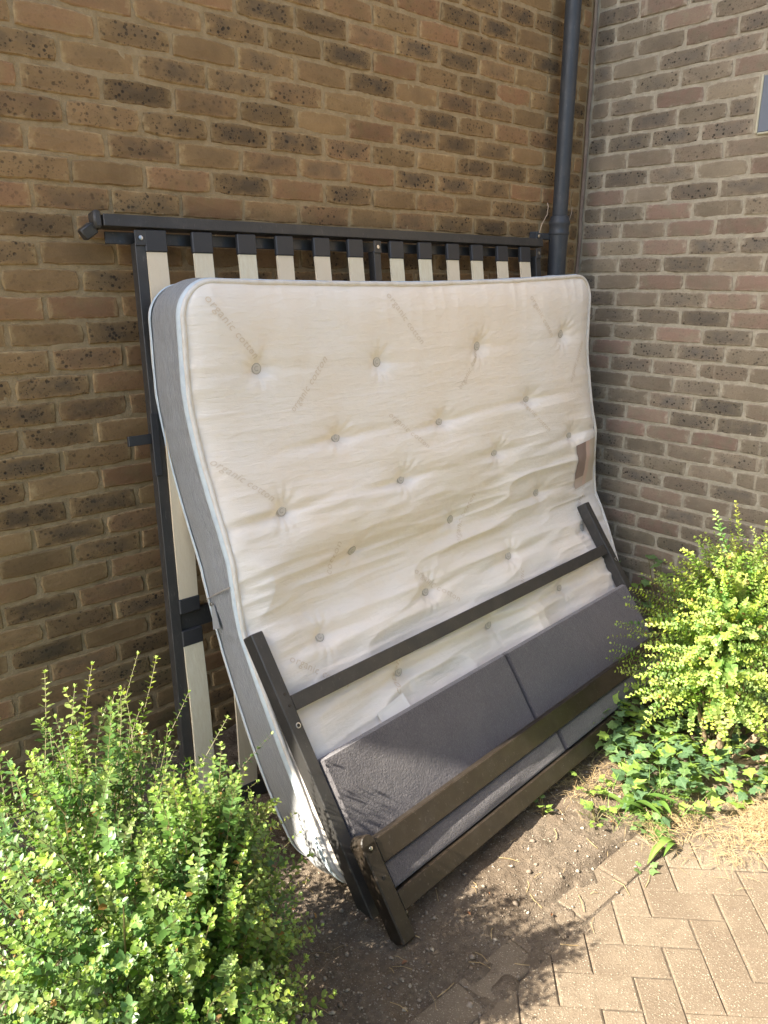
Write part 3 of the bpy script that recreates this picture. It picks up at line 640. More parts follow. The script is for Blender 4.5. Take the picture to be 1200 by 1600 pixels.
V = np.concatenate(rows); F = []
for i in range(nw):
    for k in range(npz): k2 = (k+1) % npz; F.append((i*npz+k, i*npz+k2, (i+1)*npz+k2, (i+1)*npz+k))
o = link('border', mkmesh('border', V, F, m_border, True, None, np.concatenate(uvs)), mt)
for w, nm, rad in ((MT+.001, 'piping', .0075), (-.001, 'piping', .006)):
    wig = .0025*(vnoise(plen*14, plen*0, 85)-.5); C_ = mpos(PER[:, 0]+PER[:, 2]*wig, PER[:, 1]+PER[:, 3]*wig, w); V = []; F = []; T_ = np.roll(C_, -1, 0)-np.roll(C_, 1, 0); T_ /= np.linalg.norm(T_, axis=1)[:, None]
    O_ = ring(w, .01)-ring(w, 0); O_ /= np.linalg.norm(O_, axis=1)[:, None]; Bn = np.cross(T_, O_)
    for k in range(8):
        t = 2*math.pi*k/8; V.append(C_+rad*(O_*math.cos(t)+Bn*math.sin(t)))
    V = np.stack(V, 1).reshape(-1, 3)
    for i in range(npz):
        for k in range(8): k2 = (k+1) % 8; j = (i+1) % npz; F.append((i*8+k, i*8+k2, j*8+k2, j*8+k))
    link(nm, mkmesh(nm, V, F, m_tape, True), mt)
# pale blue binding tape beside both pipings
for w0, w1 in ((MT-.026, MT-.005), (.003, .016)):
    rows = []; 
    for t in (0, .25, .5, .75, 1): rows.append(ring(w0+(w1-w0)*t, .0038+.012*math.sin(math.pi*(w0+(w1-w0)*t)/MT)+.004*math.sin(math.pi*t)+.0012*(vnoise(plen*30, plen*0+t, 88)-.5)))
    V = np.concatenate(rows); F = [(i*npz+k, i*npz+(k+1) % npz, (i+1)*npz+(k+1) % npz, (i+1)*npz+k) for i in range(4) for k in range(npz)]
    link('binding_tape', mkmesh('binding_tape', V, F, m_tape2, True), mt)
def on_front(u, s, off=0): return mpos(u, s, MT+hfront(u, s)-.002+off)
def frame_at(u, s):
    p0 = on_front(u, s); pu = on_front(u+.03, s)-on_front(u-.03, s); ps = on_front(u, s+.03)-on_front(u, s-.03); pu /= np.linalg.norm(pu); n_ = np.cross(pu, ps); n_ /= np.linalg.norm(n_)
    if n_[1] > 0: n_ = -n_
    return Vector(p0), Vector(pu), Vector(n_), Vector(np.cross(n_, pu))
for (u0, s0) in TUFT:
    O_, e_, n_, q_ = frame_at(u0, s0); mb = MB(); mb.lathe(O_+n_*.001, n_, [(0, .0165), (.0035, .0175), (.0055, .0160), (.0062, .008), (.0058, .001)], 20); o = mb.build('tuft_button', m_tuft, mt, True)
    mb = MB(); V = []; F = []
    for k in range(24):
        t = 2*math.pi*k/24
        for rr_, hh_ in ((.0145, .0062), (.0166, .0062), (.0166, .0068), (.0145, .0068)): V.append(O_+n_*hh_+(e_*math.cos(t)+q_*math.sin(t))*rr_)
    for k in range(24):
        for c_ in range(4): F.append((k*4+c_, k*4+(c_+1) % 4, ((k+1) % 24)*4+(c_+1) % 4, ((k+1) % 24)*4+c_))
    mb.add(V, F); pts = [O_+n_*.0072+(e_*math.cos(t)+q_*math.sin(t))*.0070 for t in [.9+i*.38 for i in range(13)]]; pts.append(pts[-1]+e_*-.006); mb.tube(pts, .0008, 5)
    r_ = mb.build('button_ring', m_tuft2); r_.parent = o
# woven lettering
def words(txt, u0, s0, ang, size, flip=1):
    cu_ = bpy.data.curves.new('lettering', 'FONT'); cu_.body = txt; cu_.size = size; cu_.resolution_u = 2; cu_.space_character = 1.08; cu_.shear = .25
    t = bpy.data.objects.new('tmp', cu_); COL.objects.link(t); dg = bpy.context.evaluated_depsgraph_get(); me = bpy.data.meshes.new_from_object(t.evaluated_get(dg)); bpy.data.objects.remove(t); bpy.data.curves.remove(cu_)
    import bmesh; bm = bmesh.new(); bm.from_mesh(me); bmesh.ops.triangulate(bm, faces=bm.faces); bmesh.ops.subdivide_edges(bm, edges=[e for e in bm.edges if e.calc_length() > .008], cuts=1); bm.to_mesh(me); bm.free()
    n = len(me.vertices); co = np.zeros(n*3); me.vertices.foreach_get('co', co); co = co.reshape(-1, 3); ca, sa = math.cos(R(ang)), math.sin(R(ang))
    uu = u0+co[:, 0]*ca-co[:, 1]*sa; ss = s0+co[:, 0]*sa+co[:, 1]*ca; me.vertices.foreach_set('co', on_front(uu, ss, .0011).ravel()); me.materials.clear(); me.materials.append(m_print); me.update()
    link('woven_lettering', me, mt)
for (u0, s0, an) in ((.055, 1.755, -48), (.745, 1.765, -48), (1.53, 1.735, -48), (.71, 1.32, -46), (.01, 1.255, -46), (1.46, 1.27, -48), (.725, .685, -44), (.10, .585, -42), (.325, 1.39, 50), (1.10, 1.385, 52), (.99, .72, 55), (1.82, 1.32, 60), (1.80, .64, 56)):
    words('organic cotton', u0, s0, an, .036)
words('cotton', .36, .785, 68, .042); words('cotton', .465, .325, 62, .042); words('organic', 1.24, .43, 55, .038)
# satin label near the right edge
nn = 12; u_, s_ = np.meshgrid(np.linspace(0, 1, nn), np.linspace(0, 1, nn)); UU = 1.80+.165*u_; SS = .770+.225*s_+.02*u_
V = on_front(UU, SS, .004+.003*(vnoise(UU*30, SS*12, 90)-.5)); ii = np.arange(nn*nn).reshape(nn, nn); F = np.stack([ii[:-1,:-1], ii[:-1,1:], ii[1:,1:], ii[1:,:-1]], -1).reshape(-1, 4)
o = link('sewn_label', mkmesh('sewn_label', V.reshape(-1, 3), F, m_label, True, None, np.stack([u_, s_], -1).reshape(-1, 2)), mt); tag(o, 'brown and pink satin label sewn by the right edge')
mbl = MB()
for k, (uu0, ss0, w_, h_) in enumerate([(1.790+.0, .905+i*.014, .013+.006*(i % 3 == 0), .006) for i in range(6)]):
    q = [on_front(uu0, ss0, .0075), on_front(uu0+w_, ss0, .0075), on_front(uu0+w_, ss0+h_, .0075), on_front(uu0, ss0+h_, .0075)]; mbl.add(q, [(0,1,2,3)])
# white care label sticking out above the headboard pad
V = [on_front(.335, .315, .006), on_front(.47, .330, .008), on_front(.47, .250, .008), on_front(.345, .240, .007)]
mb = MB(); V2 = [Vector(v)+Vector((0, -.001, .001)) for v in V]; mb.add(V+V2, [(0,1,2,3), (7,6,5,4), (0,4,5,1), (1,5,6,2), (2,6,7,3), (3,7,4,0)]); mb.build('care_label', m_care, mt, fix=True)
# vent flap / handle on the left border
def on_side(s, w, out=.014): return mpos(np.array(-out), np.array(s), np.array(w))
mb = MB(); mb.lathe(on_side(.835, .045, .016), (-1, 0, 0), [(0, .006), (.004, .0065), (.006, .003)], 14); mb.build('vent_eyelet', m_steel, mt, True)
V = [on_side(.830, .040, .015), on_side(.830, .062, .015), on_side(.755, .080, .021), on_side(.758, .030, .023)]; V2 = [Vector(v)+Vector((-.0025, 0, 0)) for v in V]
mb = MB(); mb.add(V+V2, [(0,1,2,3), (7,6,5,4), (0,4,5,1), (1,5,6,2), (2,6,7,3), (3,7,4,0)]); mb.build('fabric_tab', m_border, mt)
mb = MB(); mb.tube([on_side(.852+.02*t, .015+.17*t, .014+.010*math.sin(math.pi*t)) for t in [i/10 for i in range(11)]], .0022, 5); mb.build('border_seam', m_tuft2, mt, True)

# ------------------------------------------------------------------ headboard, leaning on the mattress, and the low footboard in front of it
yaw, lean = R(5.5), R(35)
HO = Vector((-2.28, -1.09, 0)); HE1 = Vector((math.cos(yaw), math.sin(yaw), 0)); HB = Vector((-math.sin(yaw), math.cos(yaw), 0)); HZ = Vector((0, 0, 1))
HE2 = HB*math.sin(lean)+HZ*math.cos(lean); HN = -HB*math.cos(lean)+HZ*math.sin(lean)
def hb(mb, u0, u1, v0, v1, w0, w1, bev=.002): return mb.obox(HO, HE1, HE2, HN, (u0, v0, w0), (u1, v1, w1), bev)
def hp(u, v, w=0): return HO+HE1*u+HE2*v+HN*w
hd = empty('headboard', tuple(HO), 'dark framed headboard with grey suede pads leaning on the mattress', 'headboard')
for u in (.030, 1.925):
    mb = MB(); hb(mb, u, u+.042, -.0, .852, -.050, 0, .003); mb.build('leg', m_metal, hd)
mb = MB(); hb(mb, .0725, 1.9245, .604, .649, -.030, -.004, .002); mb.build('cross_rail', m_metal, hd)
def pad(name, u0, u1, v0, v1, w0, w1, mat, parent, seed):
    """upholstered pad: puffed front with soft rounded edges"""
    na, nb = 72, 34; A, B = np.meshgrid(np.linspace(0, 1, na), np.linspace(0, 1, nb)); r = .010
    def prof(t, L):
        d = np.minimum(t, 1-t)*L; return np.sqrt(np.clip(1-np.clip((r-d)/r, 0, 1)**2, 0, 1))
    # denser rows near the edges
    A = .5-.5*np.cos(np.pi*A)*(.25)-(.5-A)*-.0 if False else A
    A = np.sign(A-.5)*np.abs(2*(A-.5))**.8*.5+.5; B = np.sign(B-.5)*np.abs(2*(B-.5))**.75*.5+.5
    hgt = (w0+(w1-w0)*np.minimum(prof(A, u1-u0), prof(B, v1-v0)))+.005*np.sin(np.pi*A)*np.sin(np.pi*B)+.003*(vnoise(A*5, B*3, seed)-.5)
    U2 = u0+(u1-u0)*A; V2 = v0+(v1-v0)*B
    e1, e2, n_ = np.array(HE1), np.array(HE2), np.array(HN); P_ = np.array(HO)+U2[..., None]*e1+V2[..., None]*e2+hgt[..., None]*n_
    ii = np.arange(na*nb).reshape(nb, na); F = [tuple(f) for f in np.stack([ii[:-1,:-1], ii[:-1,1:], ii[1:,1:], ii[1:,:-1]], -1).reshape(-1, 4)]
    V = [tuple(p) for p in P_.reshape(-1, 3)]; bnd = list(ii[0, :])+list(ii[1:, -1])+list(ii[-1, -2::-1])+list(ii[-2:0:-1, 0]); n0 = len(V)
    for i in bnd: V.append(tuple(np.array(V[i])-np.array(HN)*(.0+ (w0-(-.024)) *1.0)))
    for k in range(len(bnd)): k2 = (k+1) % len(bnd); F.append((bnd[k2], bnd[k], n0+k, n0+k2))
    F.append(tuple(n0+k for k in range(len(bnd))))
    mb = MB(); mb.add(V, F); return mb.build(name, mat, parent, True)
pad('upholstered_pad', .0735, .980, .165, .453, -.012, .009, m_pad, hd, 1); pad('upholstered_pad', .984, 1.9235, .165, .452, -.012, .009, m_pad, hd, 2)
mb = MB(); hb(mb, .0725, 1.9245, .120, .160, -.045, -.004); mb.build('cross_rail', m_metal, hd)
for u in (.030, 1.925):
    for v, hole in ((.66, 0), (.565, 1), (.625, 0)):
        c = hp(u+.026, v, .0002)
        mb = MB(); mb.lathe(c, HN, [(0, .0085 if hole else .0045), (.0016, .0082 if hole else .0042), (.0018, .004)], 16); o = mb.build('bolt', m_steel if hole else m_brown, hd, True)
        if hole: mb = MB(); mb.lathe(c+HN*.0012, HN, [(0, .0052), (.0012, .0052)], 14); q = mb.build('bolt_socket', m_hole); q.parent = o
ft = empty('footboard', tuple(hp(.9, -.03, .1)), 'low brown-black footboard with a recessed grey pad standing in front of the headboard', 'footboard')
for u in (.018, 1.905):
    mb = MB(); hb(mb, u, u+.048, -.052, .215, .056, .108, .004)
    mb.lathe(hp(u+.024, .212, .056), HN, [(0, .024), (.002, .0248), (.049, .0248), (.052, .0225)], 20); mb.build('stile', m_brown, ft, False)
mb = MB(); hb(mb, .0665, 1.9045, .146, .213, .062, .104, .003); mb.build('top_rail', m_brown, ft)
mb = MB(); hb(mb, .0665, 1.9045, .014, .068, .062, .104, .003); mb.build('bottom_rail', m_brown, ft)
_pn = HN.copy()
pad('recessed_pad', .0675, .958, .0685, .1455, .068, .092, m_pad, ft, 3); pad('recessed_pad', .962, 1.9035, .0685, .1455, .068, .092, m_pad, ft, 4)
for u in (.018, 1.905):
    for v in (.200, .118):
        c = hp(u+.024, v, .1082); mb = MB(); mb.lathe(c, HN, [(0, .0055), (.0022, .005), (.0026, .002)], 14); o = mb.build('bolt', m_steel if v > .15 else m_hole, ft, True)

# unseen leafy screen added behind the camera to hold back low sky light
m_added_hedge, nt, bq = M('added_hedge_green'); g = N(nt); g.l(g.mix(g.mr(g.noise(g.pos(), 5, 5), .3, .7), (.035, .06, .02), (.07, .11, .035)), bq.inputs['Base Color']); bq.inputs['Roughness'].default_value = .8
hx, hz = np.meshgrid(np.linspace(-8, 9, 260), np.linspace(0, 1, 70)); ph = np.clip(hz/.8, 0, 1); top = np.clip((hz-.8)/.2, 0, 1)
hy = -5.6-top*1.2+.16*vnoise(hx*3, hz*9, 5)+.09*vnoise(hx*9, hz*27, 6); hzz = ph*(3.4+.15*vnoise(hx*2, hx*0, 8))+.08*vnoise(hx*8, hz*20, 7)-.05
ii = np.arange(260*70).reshape(70, 260); F = np.stack([ii[:-1,:-1], ii[1:,:-1], ii[1:,1:], ii[:-1,1:]], -1).reshape(-1, 4)
hg = empty('added_hedge', (0, -5.8, 0), 'unseen tall dark green screen of leaves added opposite the brick wall to block low sky light', 'added_hedge'); link('foliage', mkmesh('foliage', np.stack([hx, hy, hzz], -1).reshape(-1, 3), F, m_added_hedge, False), hg)['kind'] = 'stuff'
# ------------------------------------------------------------------ plants
def leaf_template():
    V = np.array([(0,0,0),(.32,.24,.05),(.70,.22,.04),(1,0,-.06),(.70,-.22,.04),(.32,-.24,.05),(.32,0,-.02),(.70,0,-.03)])
    F = [(0,6,1),(1,6,7,2),(2,7,3),(0,5,6),(5,4,7,6),(4,3,7)]
    return V, F
LT, LF = leaf_template()
def leaves_mesh(name, base, dirn, up, size, col, mat, parent, width=1.0):
    base = np.array(base); D = np.array(dirn); D /= np.linalg.norm(D, axis=1)[:, None]+1e-9; Z = np.array(up); Z = Z-(Z*D).sum(1)[:, None]*D; Z /= np.linalg.norm(Z, axis=1)[:, None]+1e-9; Y = np.cross(Z, D); s = np.array(size)[:, None, None]
    V = base[:, None, :]+s*(LT[None, :, 0:1]*D[:, None, :]+width*LT[None, :, 1:2]*Y[:, None, :]+LT[None, :, 2:3]*Z[:, None, :]); n = len(base); V = V.reshape(-1, 3)
    me = bpy.data.meshes.new(name); nv = len(LT); off = np.arange(n)*nv; lv = []; sizes = [len(f) for f in LF]; flat = np.array([i for f in LF for i in f])
    L_ = (flat[None, :]+off[:, None]).ravel(); me.vertices.add(len(V)); me.vertices.foreach_set('co', V.ravel()); me.loops.add(len(L_)); me.loops.foreach_set('vertex_index', L_.astype(np.int32))
    st = np.concatenate([[0], np.cumsum(sizes)[:-1]]); ls = (st[None, :]+(np.arange(n)*sum(sizes))[:, None]).ravel(); me.polygons.add(len(ls)); me.polygons.foreach_set('loop_start', ls.astype(np.int32)); me.update(calc_edges=True)
    c = np.repeat(np.concatenate([np.array(col), np.ones((n, 1))], 1), nv, 0); a = me.color_attributes.new('col', 'FLOAT_COLOR', 'POINT'); a.data.foreach_set('color', c.ravel())
    me.materials.append(mat); me.validate(); me.update(); return link(name, me, parent)
def shrub(name, label, cat, centre, rx, ry, h, nshoot, leafsz, gap, palette, mat, seed, extra=(), length=(.16, .34), inner=0, zmin=.02, lift=.55, droop=.05, width=1.0, trunk=None, stem_r=.0013, lobe=None, bare=None):
    rg = random.Random(seed); C_ = Vector(centre); root = empty(name, (C_.x, C_.y, 0), label, cat)
    B, D, Uv, Sz, Cl = [], [], [], [], []; st = MB()
    def shoot(a, tip, sag, bright):
        L = (tip-a).length; n = max(4, int(L/gap)); mid = (a+tip)/2+Vector((rg.uniform(-.02, .02), rg.uniform(-.02, .02), sag)); pts = []
        for i in range(n+1):
            t = i/n; pts.append(a*(1-t)**2+mid*2*t*(1-t)+tip*t*t)
        st.tube(pts[::max(1, n//6)]+[pts[-1]], [stem_r*(1-.6*k/7) for k in range(len(pts[::max(1, n//6)])+1)], 3, False)
        e = (pts[-1]-pts[0]).orthogonal().normalized(); ph = rg.uniform(0, 3); hue = (rg.uniform(.75, 1.2), rg.uniform(.85, 1.2), rg.uniform(.6, 1.4)); lsz = leafsz*rg.uniform(.75, 1.25)
        for i in range(1, n+1):
            t = i/n; ax = (pts[i]-pts[i-1]).normalized(); e = (e-ax*e.dot(ax)).normalized(); q = ax.cross(e); ph += math.pi/2+rg.uniform(-.25, .25)
            for k in (0, 1):
                a_ = ph+math.pi*k; out = e*math.cos(a_)+q*math.sin(a_); dr = out*rg.uniform(.85, 1.1)+ax*rg.uniform(.15, .6)+Vector((0, 0, rg.uniform(-.05, .3)))
                if rg.random() < .06: continue
                B.append(pts[i]); D.append(dr); Uv.append(ax*.8+Vector((0, 0, .7))+out*-.2); Sz.append(lsz*rg.uniform(.7, 1.25)*(1-.45*max(0, t-.55)/.45)*(.75 if t < .15 else 1))
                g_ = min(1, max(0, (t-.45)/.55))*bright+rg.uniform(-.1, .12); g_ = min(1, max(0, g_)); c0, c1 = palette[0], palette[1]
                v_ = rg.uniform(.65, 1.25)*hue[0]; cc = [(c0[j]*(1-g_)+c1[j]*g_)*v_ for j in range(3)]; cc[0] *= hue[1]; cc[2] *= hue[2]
                if rg.random() < .012: cc = [.26, .15, .05]
                Cl.append(cc)
        for k in range(3):
            a_ = ph+k*2.1; out = e*math.cos(a_)+q*math.sin(a_); B.append(pts[-1]); D.append(ax*1.0+out*.45); Uv.append(out*-1+Vector((0, 0, .3))); Sz.append(leafsz*.55); Cl.append([x*1.05 for x in palette[1]])
    for i in range(nshoot):
        th = rg.uniform(0, 2*math.pi); cz = rg.uniform(.0, 1)**.8; sp = math.sqrt(1-cz*cz); k = rg.uniform(.72, 1.02) if rg.random() > inner else rg.uniform(.3, .75)
        lump = 1+.13*math.sin(th*3+seed)+.10*math.sin(th*7+2*seed+cz*5)
        tip = Vector((C_.x+rx*sp*math.cos(th)*k*lump, C_.y+ry*sp*math.sin(th)*k*lump, max(zmin+.03, C_.z+h*cz*k*(1+.08*math.sin(th*5+seed)))))
        outd = Vector((sp*math.cos(th), sp*math.sin(th), cz*.5+lift)).normalized(); L = rg.uniform(*length); a = tip-outd*L+Vector((rg.uniform(-.03, .03), rg.uniform(-.03, .03), 0)); a.z = max(zmin, a.z)
        tip.z -= droop*sp*rg.random()
        if bare and tip.x > bare[0] and tip.z < bare[1]: continue
        shoot(a, tip, rg.uniform(-.01, .04), rg.uniform(.4, 1.0))
    if lobe:
        for i in range(lobe[3]):
            th = rg.uniform(0, 6.283); cz = rg.random()**.7; sp = math.sqrt(1-cz*cz); k = rg.uniform(.5, 1.0)
            tip = Vector((lobe[0]+lobe[2][0]*sp*math.cos(th)*k, lobe[1]+lobe[2][1]*sp*math.sin(th)*k, .05+lobe[2][2]*cz*k)); a = tip-Vector((sp*math.cos(th)*.5, sp*math.sin(th)*.5, 1)).normalized()*rg.uniform(.1, .22); a.z = max(.02, a.z)
            shoot(a, tip, rg.uniform(0, .03), rg.uniform(.3, .9))
    for a, tip in extra: shoot(Vector(a), Vector(tip), rg.uniform(0, .03), 1.0)
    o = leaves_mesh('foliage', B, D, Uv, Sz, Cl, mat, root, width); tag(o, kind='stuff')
    for i in range(26):
        th = rg.uniform(0, 2*math.pi); k = rg.uniform(.3, .75); a = Vector((C_.x+rx*.12*math.cos(th), C_.y+ry*.12*math.sin(th), 0)); tip = Vector((C_.x+rx*k*math.cos(th), C_.y+ry*k*math.sin(th), C_.z+h*rg.uniform(.35, .8)))
        mid = (a+tip)/2+Vector((0, 0, .08)); st.tube([a, a.lerp(mid, .6), mid.lerp(tip, .5), tip], [.0038, .003, .0022, .0014], 5, False)
    o = st.build('twigs', m_stem, root, True, fix=False); tag(o, kind='stuff')
    if trunk:
        for k, (pts, rs) in enumerate(trunk): mb = MB(); mb.tube(pts, rs, 9); mb.build('trunk', m_bark, root, True)
    return root
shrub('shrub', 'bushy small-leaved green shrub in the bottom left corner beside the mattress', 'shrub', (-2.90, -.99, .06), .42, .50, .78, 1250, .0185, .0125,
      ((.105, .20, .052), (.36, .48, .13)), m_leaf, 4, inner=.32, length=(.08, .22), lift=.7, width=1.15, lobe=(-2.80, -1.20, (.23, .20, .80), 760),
      extra=[((-2.62,-.82,.35),(-2.37,-.80,.50)), ((-2.6,-.87,.2),(-2.345,-.86,.27)), ((-2.6,-.95,.1),(-2.37,-.945,.12)), ((-2.62,-.9,.12),(-2.33,-.86,.20)), ((-2.82,-.86,.55),(-2.665,-.78,.815)), ((-2.86,-.86,.55),(-2.70,-.76,.83)), ((-2.80,-.86,.5),(-2.60,-.80,.71)),
             ((-2.9,-.84,.55),(-2.80,-.74,.83)), ((-2.98,-.84,.55),(-2.90,-.73,.84)), ((-3.04,-.84,.55),(-3.01,-.73,.83)), ((-2.94,-.86,.55),(-2.85,-.76,.80)), ((-2.72,-.85,.4),(-2.50,-.80,.60)), ((-2.7,-1.05,.06),(-2.56,-1.12,.03)), ((-2.85,-1.1,.08),(-2.66,-1.15,.05)), ((-2.62,-1.0,.06),(-2.42,-1.0,.035)), ((-2.7,-.85,.3),(-2.44,-.83,.40))])
TR = [([(-.80,-1.33,-.02),(-.83,-1.34,.10),(-.82,-1.36,.22),(-.78,-1.38,.36),(-.74,-1.38,.5)], [.018,.014,.012,.010,.006]),
      ([(-.80,-1.30,-.02),(-.86,-1.29,.12),(-.91,-1.26,.26),(-.93,-1.25,.42)], [.010,.007,.006,.004]),
      ([(-.78,-1.36,-.02),(-.70,-1.42,.10),(-.56,-1.46,.17),(-.40,-1.46,.22),(-.25,-1.44,.34)], [.016,.014,.012,.010,.007]),
      ([(-.78,-1.38,-.01),(-.68,-1.48,.03),(-.52,-1.55,.05),(-.36,-1.6,.10)], [.014,.012,.010,.008])]
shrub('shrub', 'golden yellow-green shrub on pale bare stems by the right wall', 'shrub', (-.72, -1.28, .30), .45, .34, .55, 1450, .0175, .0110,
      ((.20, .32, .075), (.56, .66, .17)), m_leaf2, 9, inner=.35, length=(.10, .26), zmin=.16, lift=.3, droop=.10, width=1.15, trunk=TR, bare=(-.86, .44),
      extra=[((-.90,-1.22,.52),(-1.10,-1.16,.56)), ((-.92,-1.2,.35),(-1.10,-1.14,.36)), ((-.92,-1.2,.3),(-1.13,-1.13,.29)), ((-.85,-1.2,.7),(-.96,-1.18,.80)), ((-.75,-1.25,.75),(-.84,-1.22,.92)), ((-.68,-1.25,.75),(-.74,-1.24,.94)),
             ((-.86,-1.26,.34),(-1.00,-1.24,.15)), ((-.84,-1.30,.34),(-.96,-1.33,.14)), ((-.88,-1.22,.34),(-1.04,-1.15,.14)), ((-.8,-1.3,.34),(-.90,-1.35,.16))])
# ivy
def ivy_leaf(seed, lob=.34):
    rg = random.Random(seed); pts = [(0, 0)]; 
    ang = [-150, -118, -95, -72, -48, -26, 0, 26, 48, 72, 95, 118, 150]; rad = [.42, .62, .50, .82, .60, .64, 1.12, .64, .60, .82, .50, .62, .42]
    out = [(r_*math.cos(R(a_))*.5+.30, r_*math.sin(R(a_))*.5) for a_, r_ in zip(ang, [x*rg.uniform(.93, 1.07) for x in rad])]
    V = [(0.02, 0, 0), (.32, 0, .03)]; V += [(x, y, .02-.16*y*y+rg.uniform(-.025, .025)-.06*max(0, x-.5)) for x, y in out]; n = len(out)
    F = [(1, 2+i, 3+i) for i in range(n-1)]+[(0, 2, 1), (0, 1, 1+n)]
    return V, F, [(v[0], v[1]) for v in V]
IVY = {}
for mi, m_ in enumerate(m_ivy):
    for k in range(4):
        V, F, UV = ivy_leaf(k*3+1); IVY[(mi, k)] = mkmesh('leaf', V, F, m_, False, None, UV)
def leaf_obj(root, p, yaw_, pitch, roll, size, mi):
    o = link('leaf', IVY[(mi, random.randrange(4))], root); o.location = p; o.rotation_euler = Matrix.LocRotScale(None, (Matrix.Rotation(yaw_, 3, 'Z') @ Matrix.Rotation(-pitch, 3, 'Y') @ Matrix.Rotation(roll, 3, 'X')).to_quaternion(), None).to_euler(); o.scale = (size,)*3; return o
random.seed(77)
POLY = [(-1.02, -.93), (-1.14, -1.02), (-1.17, -1.12), (-1.30, -1.25), (-1.38, -1.33), (-1.30, -1.40), (-1.22, -1.44), (-1.06, -1.52), (-.85, -1.62), (-.5, -1.7), (-.2, -1.6), (-.05, -1.3), (-.06, -1.0), (-.5, -.93)]
def inside(x, y, P_):
    c = False
    for i in range(len(P_)):
        (x1, y1), (x2, y2) = P_[i], P_[i-1]
        if (y1 > y) != (y2 > y) and x < (x2-x1)*(y-y1)/(y2-y1)+x1: c = not c
    return c
iv = empty('ivy_patch', (-.85, -1.25, 0), 'dense patch of lobed ivy covering the ground under the golden shrub', 'ivy')
cand = []
while len(cand) < 1500:
    x, y = random.uniform(-1.45, 0), random.uniform(-1.72, -.88)
    if inside(x, y, POLY) and random.random() < .25+.75*min(1, 2.2*vnoise(np.array(x*5.), np.array(y*5.), 33)): cand.append((x, y))
rootd = []
for i, (x, y) in enumerate(cand):
    z = float(soil_z(np.array(x), np.array(y)))+random.uniform(.012, .10)*min(1, (x+1.55)/.35); sz = random.uniform(.040, .072); mi = random.choices((0, 1, 2), (.36, .34, .30))[0]
    rootd.append((x, y, z, random.uniform(0, 6.28), random.uniform(-.35, .75), random.uniform(-.4, .4), sz, mi))
rootd.sort(key=lambda t: -(t[2]*3+(-t[0])*.9+(-t[1])*.6+t[6]*6))
for t in rootd[:285]: leaf_obj(iv, t[:3], t[3], t[4], t[5], t[6], t[7])
mbs = [MB(), MB(), MB()]; UVs = [[], [], []]
for t in rootd[285:]:
    V, F, UV = ivy_leaf(random.randrange(4)*3+1); rot = Matrix.Rotation(t[3], 3, 'Z') @ Matrix.Rotation(-t[4], 3, 'Y') @ Matrix.Rotation(t[5], 3, 'X'); mbs[t[7]].add([rot @ (Vector(v)*t[6])+Vector(t[:3]) for v in V], F); UVs[t[7]] += UV
for k in range(3): o = link('leaf_mass', mkmesh('leaf_mass', mbs[k].V, mbs[k].F, m_ivy[k], False, None, UVs[k]), iv); tag(o, kind='stuff')
mb = MB()
for i in range(60):
    x, y = random.choice(cand); a_ = random.uniform(0, 6.28); pts = []
    for k in range(6): xx, yy = x+.03*k*math.cos(a_+.2*k), y+.03*k*math.sin(a_+.2*k); pts.append((xx, yy, float(soil_z(np.array(xx), np.array(yy)))+.01+.02*math.sin(k)))
    mb.tube(pts, .0016, 4, False)
tag(mb.build('runners', m_stem, iv, True, fix=False), kind='stuff')
def sprig(x, y, n, spread, label, mis, seed, h=.05):
    random.seed(seed); rt = empty('ivy_seedling', (x, y, 0), label, 'seedling'); mb = MB(); z0 = float(soil_z(np.array(x), np.array(y)))
    for i in range(n):
        a_ = random.uniform(0, 6.28); d = random.uniform(.2, 1)*spread; p = (x+d*math.cos(a_), y+d*math.sin(a_), z0+random.uniform(.3, 1)*h); mb.tube([(x, y, z0-.005), (x+.5*d*math.cos(a_), y+.5*d*math.sin(a_), z0+h*.5), p], .0012, 4, False)
        leaf_obj(rt, p, a_, random.uniform(-.1, .6), random.uniform(-.3, .3), random.uniform(.028, .045), random.choice(mis))
    mb.build('stem', m_stem, rt, True, fix=False)
sprig(-1.553, -1.112, 6, .022, 'lone bright seedling in the bare soil in front of the footboard', (2, 2, 1), 1, .055)
sprig(-1.33, -1.145, 12, .06, 'dark ivy clump at the left tip of the ivy patch', (0, 1, 2, 2), 2, .05)
sprig(-1.45, -1.245, 14, .05, 'round yellow-green clump on the soil near the border course', (2, 2, 1), 3, .045)
sprig(-1.515, -1.455, 6, .030, 'flat green seedling growing out of the long paving joint', (2, 1), 4, .02)
sprig(-1.36, -1.375, 12, .06, 'leafy ivy clump at the near edge of the ivy patch', (2, 1, 1), 6, .05)
# shaded broad-leaved plant in the corner behind the headboard
random.seed(12); cp = empty('corner_plant', (-.16, -.72, 0), 'shaded broad-leaved plant in the dark corner behind the headboard', 'plant'); mb = MB()
for i in range(46):
    x, y, z = -.16+random.uniform(-.12, .12), -.72+random.uniform(-.20, .20), random.uniform(.08, .42); mb.tube([(-.16, -.72, -.02), ((-.16+x)/2, (-.72+y)/2, z*.6), (x, y, z)], .0022, 4, False)
    leaf_obj(cp, (x, y, z), random.uniform(0, 6.28), random.uniform(-.5, .3), random.uniform(-.3, .3), random.uniform(.05, .09), random.choice((1, 2, 1)))
mb.build('stem', m_stem, cp, True, fix=False)
